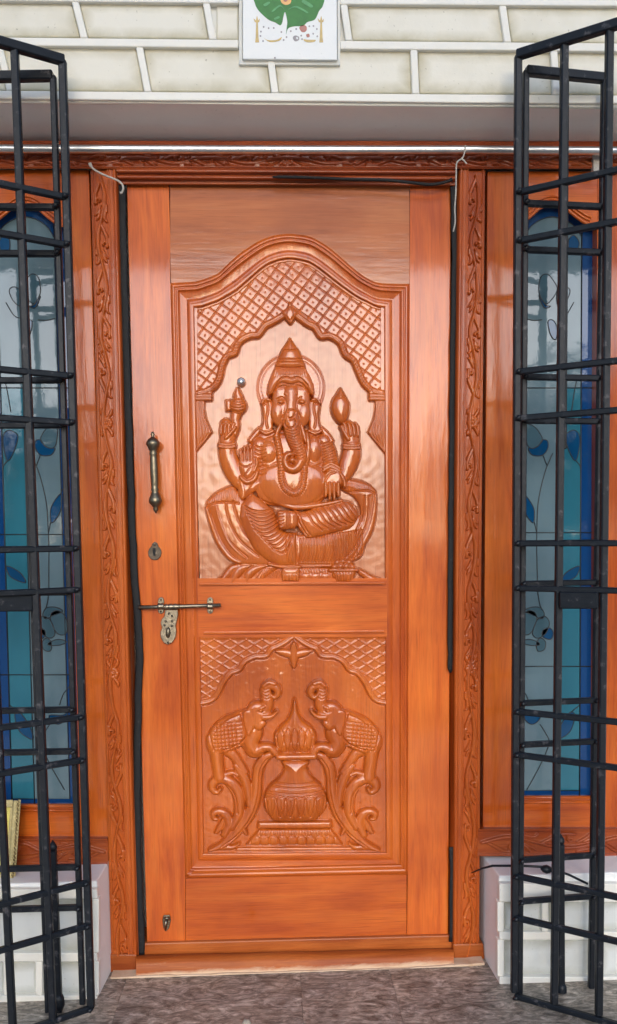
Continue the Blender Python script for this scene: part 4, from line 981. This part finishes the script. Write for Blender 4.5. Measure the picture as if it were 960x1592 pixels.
    # dark room wall behind the glass
    prism('back_board', q([(795,300),(932,300),(932,g1+6),(795,g1+6)]), .034, .05, M['lead'], root, 0)
    # carved board below
    H = Relief(0, -21, 260, 21, .85); base = np.where(np.abs(H.V) > 18, 1.0, -1.5); H.Z[:] = 0
    vine(H, 6, 256, 8.5, 16, 1, -1, (), 84, trans=True)
    H.Z = np.clip(H.Z, -.6, 4.4); H.Z[np.abs(H.V) > 18] = 0; H.Z += base; H.blur(1)
    if left: mf = lambda U, V: (168-U, 1325+V+0*U)
    else: mf = lambda U, V: (744+U, 1310+V+0*U)
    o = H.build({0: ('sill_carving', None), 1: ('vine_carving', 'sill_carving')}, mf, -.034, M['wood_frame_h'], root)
    xs = (168, -90) if left else (744, 1000)
    yc = 1325 if left else 1310
    prism('sill_core', [(min(xs), yc-21), (max(xs)-1, yc-21), (max(xs)-1, yc+21), (min(xs), yc+21)], -.031, .06, M['wood_frame_h'], root, 0)
side_window(True); side_window(False)
# ------------------------------------------------------------------ wall above the door, in raised bands and sunk panels
YW = -.17
uw = thing('upper_wall', 'white painted wall over the door with raised bands round dirty cream panels', 'wall', P3(450, 165, YW))
zb = float(at(480, 163, YW)[2])
box('wall_slab', -3.2, 3.2, YW+.012, .25, zb+.003, 3.38, M['white'], uw, 0)
zs_back = float(at(480, 217, -.03)[2])
# underside between the front lip and the frame
vs = [Vector((-3.2, YW+.002, zb)), Vector((3.2, YW+.002, zb)), Vector((3.2, .02, zs_back)), Vector((-3.2, .02, zs_back))]
mesh('soffit', vs, [(0, 1, 2, 3)], M['soffit'], uw)
YB = YW
def bandq(pts, Y=YB-.006, name='raised_band'): return prism(name, pts, Y, YW+.014, M['band'], uw, .003)
def ln(y12, y480, y930):      # height of a nearly level line at any x
    return lambda x: float(np.interp(x, (-600, 12, 480, 930, 1500), (y12-(y480-y12)*1.3, y12, y480, y930, y930+(y930-y480)*1.26)))
lines = [(ln(-140, -136, -132), 11), (ln(-68, -64, -62), 11), (ln(-4, 1, 4), 10), (ln(64, 69, 73), 13), (ln(147, 151, 154), 13)]
XS = np.linspace(-500, 1450, 14)
for fn, hh in lines:
    a = [(x, fn(x)-hh/2) for x in XS]; b_ = [(x, fn(x)+hh/2+.5*math.sin(x*.03)) for x in XS]
    if fn is lines[3][0] or fn is lines[2][0]:       # broken by the picture tile
        for xr in ((-500, 371), (529, 1450)):
            xx = [xr[0]]+[x for x in XS if xr[0] < x < xr[1]]+[xr[1]]
            bandq([(x, fn(x)-hh/2) for x in xx]+[(x, fn(x)+hh/2) for x in xx[::-1]])
    else: bandq(a+b_[::-1])
# low ledge under the last band
bandq([(x, lines[4][0](x)+hh/2+1) for x in XS]+[(x, lines[4][0](x)+12.5) for x in XS[::-1]], YB+.004, 'wall_lip')
rowdef = [(0, [(-300,-296),(-80,-78),(120,120),(318,318),(524,524),(740,741),(960,960),(1180,1180)]), (1, [(-180,-176),(20,24),(214,218),(415,418),(632,634),(850,852),(1070,1071),(1290,1290)]),
          (2, [(-290,-272),(-90,-76),(117,131),(321,331),(535,543),(782,790),(985,990),(1190,1194)]), (3, [(-190,-172),(-2,16),(217,230),(419,428),(644,647),(862,866),(1075,1078),(1280,1282)])]
random.seed(11)
for r_, js in rowdef:
    f0, h0 = lines[r_]; f1, h1 = lines[r_+1]
    for xt, xb in js:
        yt, yb = f0(xt)+h0/2, f1(xb)-h1/2
        bandq([(xt-5.5, yt+.3), (xt+5.5, yt+.3), (xb+5.5, yb-.3), (xb-5.5, yb-.3)], YB-.0055+random.uniform(0, .001))
    for (xt, xb), (xt2, xb2) in zip(js[:-1], js[1:]):
        pts = [(xt+6, f0(xt)+h0/2+.5), (xt2-6, f0(xt2)+h0/2+.5), (xb2-6, f1(xb2)-h1/2-.5), (xb+6, f1(xb)-h1/2-.5)]
        if r_ in (2,) and xt < 525 and xt2 > 377:
            if xt < 377: pts[1] = (371, pts[1][1]); pts[2] = (371, pts[2][1])
            if xt2 > 525 and xt > 377: pass
            if xt < 525 <= xt2: pts = [(331+6, pts[0][1]), (371, pts[1][1]), (371, pts[2][1]), (331+6, pts[3][1])]
        prism('brick', pts, YB+.0005*random.random()+.006, YW+.02, M['brick'], uw, .004)
# picture tile set into the wall
tl = thing('picture_tile', 'white glazed tile above the door printed with a green leaf and gold oil lamps', 'tile', P3(450, 94, YW-.01))
prism('tile_slab', [(377,-92),(524,-90),(525,93.5),(377.5,92)], YW-.012, YW-.0005, M['tile'], tl, .002)
for pts in ([(372,-96),(376.6,-96),(377,93),(372,97)], [(524.6,-94),(529,-94),(529.5,98),(525.4,94)], [(372,97),(377,92.6),(525.4,94),(529.5,98),(529,101),(372,100)]):
    prism('tile_joint', pts, YW-.003, YW+.01, M['white'], tl, .001)
Yt = YW-.0125
def pr(name, pts, mat, sm=True, dY=0): return prism(name, [tuple(p) for p in spline(pts, 5, True)] if sm else pts, Yt-dY, YW-.004, mat, tl, 0)
tx = lambda x, y: (370+x/6, y/6)
pr('leaf_print', [tx(*p) for p in ((150,-60),(160,30),(185,85),(230,135),(290,185),(350,210),(395,235),(415,210),(425,160),(440,110),(455,160),(462,210),(455,270),(452,320),(470,265),(530,245),(610,240),(650,205),(720,180),(760,100),(795,50),(805,-60),(700,-240),(480,-330),(270,-240))], M['leaf_print'])
for q_ in ([(440,100),(400,60),(330,110),(320,100),(395,45)],[(470,90),(540,70),(640,120),(650,108),(545,55)],[(300,30),(260,60),(240,40),(290,15)],[(600,20),(680,70),(700,50),(620,0)],[(380,150),(340,170),(350,185),(390,165)]):
    pr('vein_print', [tx(*p) for p in q_], M['vein'], dY=.0005)
pr('flower_print', [tx(*p) for p in ((400,-20),(405,15),(430,40),(460,45),(490,30),(500,0),(495,-30),(450,-50))], M['orange_print'], dY=.0006)
pr('flower_centre', [tx(*p) for p in ((425,-10),(430,8),(448,14),(465,5),(468,-12),(448,-22))], M['red_print'], dY=.001)
for x0 in (180, 778):
    pr('lamp_print', [tx(x0+x, y) for x, y in ((-8,200),(-14,350),(-18,395),(20,395),(14,350),(8,200))], M['gold_print'], False)
    pr('lamp_print', [tx(x0+x, y) for x, y in ((-32,170),(-24,200),(0,215),(22,200),(26,172),(12,190),(0,145),(-12,190))], M['gold_print'], False, .0002)
pr('bowl_print', [tx(*p) for p in ((240,350),(270,370),(320,375),(370,368),(410,345),(395,375),(350,390),(290,388))], M['gold_print'])
pr('plate_print', [tx(*p) for p in ((615,365),(660,370),(725,372),(712,390),(660,395),(625,385))], M['gold_print'])
pr('fruit_print', [tx(*p) for p in ((575,255),(600,235),(635,240),(645,270),(630,295),(600,298),(582,280))], M['red_print'])
pr('fruit_print', [tx(*p) for p in ((640,320),(665,315),(672,340),(650,348),(640,338))], M['red_print'])
pr('fruit_print', [tx(*p) for p in ((515,345),(540,330),(572,345),(570,372),(540,385),(520,370))], M['grey_print'])
pr('ground_print', [tx(*p) for p in ((545,350),(556,345),(562,358),(552,366))], M['tile'], dY=.0004)
for x, y in ((242,250),(288,262),(336,260),(216,294),(212,335),(407,298),(545,270),(495,290),(592,332),(668,245),(706,242),(738,270),(704,314),(742,338),(428,372),(236,382),(455,345),(600,365)):
    pr('dot_print', [tx(x+9*math.cos(a), y+9*math.sin(a)) for a in (0,1.05,2.1,3.14,4.2,5.2)], M['grey_print'], False)
pr('chip', [tx(338,532), tx(352,530), tx(356,545), tx(340,548)], M['grey_print'], False)

# ------------------------------------------------------------------ low walls beside the door
ZF = float(at(480, 1510, -.07)[2])      # porch floor level
def low_wall(left):
    lab = 'low pale wall with sunk panels left of the door frame' if left else 'low pale wall with sunk panels right of the door frame'
    root = thing('low_wall', lab, 'wall', P3(60 if left else 860, 1560, YW))
    if left:
        ye, xb, xf = 1345, 170, 150; X = lambda x: x
        front = [(-420,1383),(149,1383),(155,1592)]
    else: ye, xb, xf = 1332, 754, 778
    zt = float(at(60 if left else 860, ye, -.03)[2])
    # wall body with a flat top and a reveal beside the frame
    xi_t = float(at(xf, 1383, YW)[0]); xi_b = float(at(153 if left else 775.5, 1545, YW)[0])
    xb_t = float(at(xb, 1400, -.03)[0])
    xo = -3.2 if left else 3.2
    vs = [Vector(v) for v in ((xi_t, YW+.012, zt), (xb_t, -.02, zt), (xb_t, .2, zt), (xo, .2, zt), (xo, YW+.012, zt))]
    vb = [Vector((v.x+(xi_b-xi_t if i == 0 else 0), v.y, ZF-.02)) for i, v in enumerate(vs)]
    fs = [(0,1,2,3,4), (9,8,7,6,5)]+[(i, i+5, (i+1) % 5+5, (i+1) % 5) for i in range(5)]
    mesh('wall_body', vs+vb, fs, M['marble'], root, bevel=.004)
    # level bands and upright joints; heights in px on the front face
    lv = [(1383,1397),(1482,1495),(1548,1566)] if left else [(1374,1402),(1449,1461),(1519,1531)]
    x0, x1 = (-420, 151) if left else (777, 1500)
    sl = 0.0
    for k, (a, b_) in enumerate(lv):
        prism('raised_band', [(x0,a),(x1,a),(x1+(1 if left else -1),b_),(x0,b_)], YW-.008, YW+.02, M['band'], root, .003)
    bot = 1572 if left else 1558
    rows = [(lv[0][1], lv[1][0]), (lv[1][1], lv[2][0])] + ([(lv[2][1], bot)])
    jn = [[(-330,),(-130,),(62-90,),(149,)], [(-200,),(-60,),(11,),(61,),(149,)], [(-420,),(149,)]] if left else [[(779,),(848,),(1010,),(1180,),(1350,)], [(779,),(925,),(1090,),(1260,),(1420,)], [(779,),(1490,)]]
    for (a, b_), js in zip(rows, jn):
        for (x,) in js: 
            if b_-a > 30: prism('raised_band', [(x-5,a+.4),(x+5,a+.4),(x+5,b_-.4),(x-5,b_-.4)], YW-.0074, YW+.02, M['band'], root, .003)
        for (p,), (q_,) in zip(js[:-1], js[1:]):
            prism('brick', [(p+5.5,a+.5),(q_-5.5,a+.5),(q_-5.5,b_-.5),(p+5.5,b_-.5)], YW+.009, YW+.03, M['brick_low'] if b_-a > 30 else M['marble'], root, .004)
low_wall(True); low_wall(False)
# plain wall behind everything, with the openings left free of it
hb = thing('house_wall', 'plain white house wall behind the door frame and side windows', 'wall', (0, .2, ZF))
box('wall_slab', -3.2, 3.2, .13, .3, ZF, 3.38, M['white'], hb, 0)
box('side_pier', -3.2, float(at(-96, 700, 0)[0]), -.10, .125, ZF, zb-.002, M['white'], hb, 0)
box('side_pier', float(at(1001, 700, 0)[0]), 3.2, -.10, .125, ZF, zb-.002, M['white'], hb, 0)

# ------------------------------------------------------------------ floor, yard, added light-blocking beam
fl = tag(box('porch_floor', -3.2, 3.2, -2.9, .15, ZF-.12, ZF-.004, M['white'], None, 0), 'dark grey-brown granite porch floor of large slabs', kind='structure')
M['joint'] = flat('floor_joint', (.12, .11, .10), .9); fl.data.materials.clear(); fl.data.materials.append(M['joint'])
fl['label'] = 'dark grey-brown granite porch floor of large slabs'
gx = [-3.2, -2.1, -1.25, -.53, .0, .275, 1.1, 2.0, 3.2]; gy = [-2.9, -1.9, -1.0, -.42, .15]
for a_, b_ in zip(gx[:-1], gx[1:]):
    for c_, d_ in zip(gy[:-1], gy[1:]):
        box('slab', a_+.0003, b_-.0003, c_+.0003, d_-.0003, ZF-.03, ZF+.0004*random.random(), M['granite'], fl, .0004)
gd = tag(mesh('ground', [(-150,-150,ZF-.135),(150,-150,ZF-.135),(150,150,ZF-.135),(-150,150,ZF-.135)], [(0,1,2,3)], M['ground']), 'pale concrete yard in front of the porch', kind='structure')
# slightly lighter stone let into the floor, and a pebble
pb = tube('pebble', [P3(377, 1579, -.33)+Vector((0,0,0)), P3(381, 1577, -.33), P3(386, 1577, -.33), P3(390, 1579, -.33)], [.004, .010, .010, .004], M['stone_bit'], None, 10)
pb.location.z = ZF+.006-P3(383, 1577, -.33).z; tag(pb, 'small tan pebble on the granite floor before the threshold', 'pebble')

pbm = thing('added_blocker_beam', 'unseen beam on two posts, added to darken reflections high on the door', 'beam', (0, -2.9, ZF-.12))  # out of view, added to block the sky mirrored at the door top
box('beam', -3.2, 3.2, -3.05, -2.80, 3.02, 3.62, M['blocker'], pbm, .006)
for x_ in (-3.05, 3.05): box('post', x_-.14, x_+.14, -3.05, -2.80, ZF-.13, 3.02, M['blocker'], pbm, .006)
# ------------------------------------------------------------------ folding grilles
ZB = dict(l=[2.496,2.150,2.030,1.695,1.574,1.241,1.125,.782,.662,.315,.191], r=[2.527,2.172,2.047,1.704,1.580,1.241,1.130,.772,.649,.297,.174])
def leaf(name_label, posts, bars, base, plate=None, short=None, top=None):
    g = thing('grille_leaf', name_label, 'gate leaf', base)
    ps = []
    for (a, b_, wd) in posts:
        ps.append((a, b_)); o = beam('post', a, b_, wd*.9, wd*.9, M['iron'], g, .003)
    def on(i, z):
        a, b_ = ps[i]; t_ = (z-a.z)/(b_.z-a.z); return a.lerp(b_, t_)
    for (z0, z1) in bars:
        p, q_ = on(0, z0), on(-1, z1)
        beam('bar', p+Vector((0, -.004, 0)), q_+Vector((0, -.004, 0)), .0165, .016, M['iron'], g, .003)
        # weld beads where bar meets post
        for w_ in (p, q_):
            vs, fs = tube_geo([w_+Vector((-.008, -.014, -.004)), w_+Vector((0, -.018, .001)), w_+Vector((.008, -.014, .004))], [.003, .0075, .003], 6)
            mesh('weld', vs, fs, M['iron'], g, smooth=True)
    if top: beam('top_bar', top[0], top[1], .024, .022, M['iron'], g, .003)
    if plate: beam('lock_plate', plate[0], plate[1], .045, .02, M['iron'], g, .003)
    if short:
        a, b_ = short; beam('short_post', a, b_, .018, .018, M['iron'], g, .002)
        lathe('finial', [(0,.009),(.3,.012),(.5,.010),(1,.001)], a, a+Vector((0,0,.03)), M['iron'], g, 8)
        lathe('end_knob', [(0,.009),(.25,.0155),(.6,.0165),(1,.008)], b_+Vector((0,0,.055)), b_+Vector((0,0,-.0)), M['iron'], g, 8)
    return g
def pl(px, py, Y): return P3(px, py, Y)
def lean(a, b_, z1):                       # extend a post down to height z1
    t_ = (z1-a.z)/(b_.z-a.z); return a+(b_-a)*t_
zfl = ZF+.02
# near right leaf: hinge post, middle post, outer post; depth runs from -.255 to -.375 and beyond
def yR(px): return -.255-.12*(px-806)/138.
def yL(px): return -.255-.085*(118-px)/106.
def post(p0, p1, Yf, wd, bottom=zfl):
    a = pl(p0[0], p0[1], Yf(p0[0]) if callable(Yf) else Yf); b_ = pl(p1[0], p1[1], Yf(p1[0]) if callable(Yf) else Yf); b_.y = a.y if not callable(Yf) else a.y*.5+b_.y*.5; a = a.copy(); a.y = b_.y
    return (a, lean(a, b_, bottom), wd)
R2 = [post((806,86),(799.5,1592), -.255, .021), post((878,64),(861.5,1592), -.318, .021), post((948,42),(931,1592), -.378, .021), post((1060,6),(1030,1592), -.47, .021)]
zr = ZB['r']
leaf('nearer leaf of the black iron folding grille on the right, standing askew towards the viewer', R2,
     [(z, z) for z in (2.172,2.047,1.704,1.580,1.241,1.118,.772,.649,.297,.174,-.06)], R2[0][1], plate=(pl(871,933,-.332), pl(931,933,-.385)), top=(R2[0][0]+Vector((-.004,0,0)), R2[3][0]))
R1 = [post((818,110),(808,1560), -.232, .018, float(at(808,1558,-.232)[2])), post((881,118),(872,1560), -.225, .014, 1.5), post((940,122),(919,1560), -.212, .019, float(at(919,1559,-.212)[2]))]
zR1 = [2.154,2.033,1.695,1.577,1.241,1.128,.79,.67,.333,.21,-.115+.03]
leaf('farther leaf of the black iron folding grille on the right, folded flat near the window', R1, [(z, z) for z in zR1[:-1]], R1[0][1],
     short=(pl(872,1312,-.226), pl(873,1555,-.226)), top=(R1[0][0], R1[2][0]))
L2 = [post((97.5,94),(143,1592), -.255, .022), post((23,73),(83,1592), -.312, .021), post((-55,50),(20,1592), -.365, .021), post((-130,28),(-46,1592), -.42, .021)]
leaf('nearer leaf of the black iron folding grille on the left, standing askew towards the viewer', L2,
     [(z, z) for z in (2.150,2.030,1.695,1.574,1.241,1.130,.782,.662,.315,.191,-.05)], L2[0][1], plate=(pl(58,937,-.30), pl(-20,937,-.36)), top=(L2[0][0]+Vector((.004,0,0)), L2[3][0]))
L1 = [post((83,118),(130,1592), -.236, .018), post((22,121),(74,1578), -.235, .013, float(at(74,1576,-.235)[2])), post((-75,121),(-12,1575), -.234, .018)]
leaf('farther leaf of the black iron folding grille on the left, folded flat near the window', L1, [(z, z) for z in (2.133,2.015,1.688,1.570,1.241,1.122,.799,.682,.352,.235)], L1[0][1],
     short=(pl(83,1322,-.240), pl(92.5,1573,-.240)), top=(L1[0][0], L1[2][0]))

# ------------------------------------------------------------------ small things
rod = tube('curtain_rod', [P3(-260, 229, -.075), P3(12, 231.5, -.075), P3(240, 232.3, -.075), P3(500, 233.0, -.075), P3(740, 233.0, -.075), P3(930, 234.5, -.075), P3(1200, 236, -.075)], 5.8*S, M['chrome'], None, 20)
tag(rod, 'polished steel rod running level above the carved door head', 'rod')
br = prism('rod_bracket', [(923,238),(934,238),(934,266),(923,266)], -.05, -.03, M['string'], None, .002); tag(br, 'small pale bracket at the right end of the steel rod', 'bracket')
st = tube('rubber_strip', [P3(x, y, -.012) for x, y in spline([(189,286),(190.5,330),(192,400),(195,500),(198,600),(201,690),(204,770),(207,850),(211.5,925),(216.5,985),(217,1030),(215,1100),(214,1180),(213.5,1300),(216,1380),(219,1450),(220.5,1484)], 4)], 6.0*S, M['rubber'], None, 8)
tag(st, 'long black rubber strip bulging from the gap on the hinge side, left of the door', 'rubber strip')
s2 = tube('rubber_strip', [P3(x, y, -.012) for x, y in spline([(704,286),(706,330),(707,400),(705.5,500),(703.5,640),(702,760),(701,900),(700.5,1000),(700.5,1046)], 4)], [4.6*S]*32+[1.5*S], M['rubber'], None, 8)
tag(s2, 'black rubber strip along the upper right edge of the door', 'rubber strip')
s3 = tube('rubber_strip', [P3(x, y, -.020) for x, y in spline([(702.5,1317),(703,1360),(702.5,1410),(702,1464)], 4)], 3.8*S, M['rubber'], None, 8)
tag(s3, 'short black rubber strip at the lower right corner of the door', 'rubber strip')
s4 = tube('sagging_tape', [P3(x, y, -.045) for x, y in spline([(424,275),(480,276),(540,278.5),(600,280),(640,284),(668,287),(690,284),(703,279)], 4)], [1.2*S]+[2.3*S]*27+[3.2*S], M['rubber'], None, 6)
tag(s4, 'black tape sagging under the right half of the door head', 'tape')
w1 = tube('loose_wire', [P3(x, y, -.060) for x, y in spline([(140,254),(143,260),(152,267),(167,274),(182,280),(189,285),(192,292),(190,299),(187,300)], 5)], [2.6*S]*5+[1.5*S]*31+[1.9*S]*5, M['string'], None, 8)
tag(w1, 'pale wire hooked over the upper left corner of the door', 'wire')
w2 = tube('hanging_string', [P3(x, y, -.088) for x, y in spline([(724,226),(723,236),(719,246),(713,250),(710,256),(709.5,275),(709,300),(707.5,325),(708,345),(705,360)], 5)], [1.1*S]*46, M['string'], None, 8)
tag(w2, 'thin pale string hanging from the steel rod at the upper right corner of the door', 'string')
w2b = tube('string_end', [P3(x, y, -.09) for x, y in spline([(717,246),(722,250),(726,255)], 5)], 1.2*S, M['string'], w2, 8)
w2b.location = (0, 0, 0)
rod2 = thing('latch_rod', 'thin black iron latch rod with a knob by the right grille, over the low wall', 'latch rod', P3(848, 1350, -.3))
tube('rod', [P3(733,1357,-.10), P3(750,1350,-.13), P3(766,1346,-.16), P3(810,1346,-.19), P3(850,1348,-.20), P3(885,1360,-.205), P3(914,1374,-.21)], [.0015,.003,.0035,.0035,.0035,.0035,.0035], M['iron'], rod2)
lathe('knob', [(0,.003),(.2,.010),(.5,.013),(.8,.010),(1,.003)], P3(841,1350,-.20), P3(859,1353,-.20), M['iron'], rod2, 12)
for o_ in (st, s2, s3):          # flat strips, not round hoses
    n_ = len(o_.data.vertices); ym = sum(v.co.y for v in o_.data.vertices)/n_
    for i_, v in enumerate(o_.data.vertices):
        v.co.y = ym+(v.co.y-ym)*.3; v.co.x += .0011*math.sin(v.co.z*37)+.0007*math.sin(v.co.z*91+1)
# gilt picture frame leaning at the left edge
gf = thing('framed_picture', 'gilt picture frame with a yellow picture leaning on the low wall at the left edge', 'picture frame', P3(20, 1370, -.10))
def gfp(u, v, d=0): # u from the right edge leftwards (px), v down
    return P3(33-u-9*v/127., 1243+v+ (u*.02), -.050-.05*v/127.-d)
def gbox(name, u0, v0, u1, v1, d0, d1, mat, bev=.002):
    a = [gfp(u, v, d0) for u, v in ((u0,v0),(u1,v0),(u1,v1),(u0,v1))]; b_ = [gfp(u, v, d1) for u, v in ((u0,v0),(u1,v0),(u1,v1),(u0,v1))]
    return mesh(name, a+b_, [(0,1,2,3),(7,6,5,4),(0,4,5,1),(1,5,6,2),(2,6,7,3),(3,7,4,0)], mat, gf, bevel=bev)
gbox('side_moulding', 0, 0, 5, 127, 0, .012, M['gold']); gbox('side_moulding', 5, 1, 12, 126, 0, .020, M['gold'], .003); gbox('side_moulding', 108, 0, 120, 127, 0, .018, M['gold'])
gbox('top_moulding', 12.1, 0, 107.9, 12, 0, .018, M['gold']); gbox('bottom_moulding', 12.1, 115, 107.9, 127, 0, .018, M['gold'])
gbox('inner_slip', 12, 10, 16, 117, 0, .012, M['gold'], .001); gbox('picture', 12, 12, 108, 115, 0, .006, M['yellow_art'], 0)
for k_ in range(20):
    p = gfp(4.5, 4+k_*6.2, .018); vs, fs = tube_geo([p+Vector((0,.003,.004)), p+Vector((0,-.003,0)), p+Vector((0,.003,-.004))], [.001,.0045,.001], 6); mesh('bead', vs, fs, M['gold'], gf, smooth=True)

# ------------------------------------------------------------------ trees across the yard (seen mirrored in the glass and varnish)
def tree_meshes(seed):
    rr = np.random.default_rng(seed); n = 3600
    cl = rr.normal(size=(26, 3))*np.array([1.1, 1.1, .75]); ce = cl[rr.integers(0, 26, n)]+rr.normal(size=(n, 3))*.34
    d1 = rr.normal(size=(n, 3)); d1 /= np.linalg.norm(d1, axis=1)[:, None]; d2 = np.cross(d1, rr.normal(size=(n, 3))); d2 /= np.linalg.norm(d2, axis=1)[:, None]
    s_ = rr.uniform(.07, .15, n)[:, None]
    V = np.stack([ce-d1*s_, ce+d2*s_*.5, ce+d1*s_, ce-d2*s_*.5], 1).reshape(-1, 3)
    me = bpy.data.meshes.new('crown'); me.vertices.add(4*n); me.vertices.foreach_set('co', V.astype(np.float32).ravel())
    me.loops.add(4*n); me.loops.foreach_set('vertex_index', np.arange(4*n, dtype=np.int32)); me.polygons.add(n); me.polygons.foreach_set('loop_start', np.arange(0, 4*n, 4, dtype=np.int32)); me.update(calc_edges=True)
    return me, cl
tm = [tree_meshes(3), tree_meshes(5)]
TL = ['leafy tree at the '+q for q in ('far left end of the row across the yard', 'left of the row across the yard, second from its end', 'left of middle in the row across the yard, smallest of all', 'right of the middle of the row across the yard', 'right of the row across the yard, second from its end', 'far right end of the row across the yard')]
for i, (x, y, h, sc) in enumerate([(-12.8,-15,3.9,2.3),(-8.3,-16,3.3,2.0),(-3.4,-17,1.5,1.0),(2.2,-17,1.7,1.05),(8.6,-16,3.4,2.05),(13.0,-15,4.0,2.35)]):
    g = thing('shade_tree', TL[i], 'tree', (x, y*1.6, ZF-.135), 'trees across the yard')
    me, cl = tm[i % 2]; c = link('crown', me, M['leaves'], None); c.parent = g; c.location = (0, 0, h); c.scale = (sc,)*3; c.rotation_euler.z = i*1.3
    pts = [Vector((x, y, ZF-.2)), Vector((x+.1, y, h*.4)), Vector((x, y+.1, h*.8)), Vector((x+.1, y, h+.4))]; tube('trunk', pts, [.2, .15, .11, .04], M['bark'], g)
    for b_ in cl[:5]:
        vs, fs = tube_geo([Vector((x, y, h*.55)), Vector((x+b_[0]*sc*.5, y+b_[1]*sc*.5, h*.8)), Vector((x+b_[0]*sc, y+b_[1]*sc, h+b_[2]*sc))], [.09, .06, .02], 6); mesh('limb', vs, fs, M['bark'], g, smooth=True)
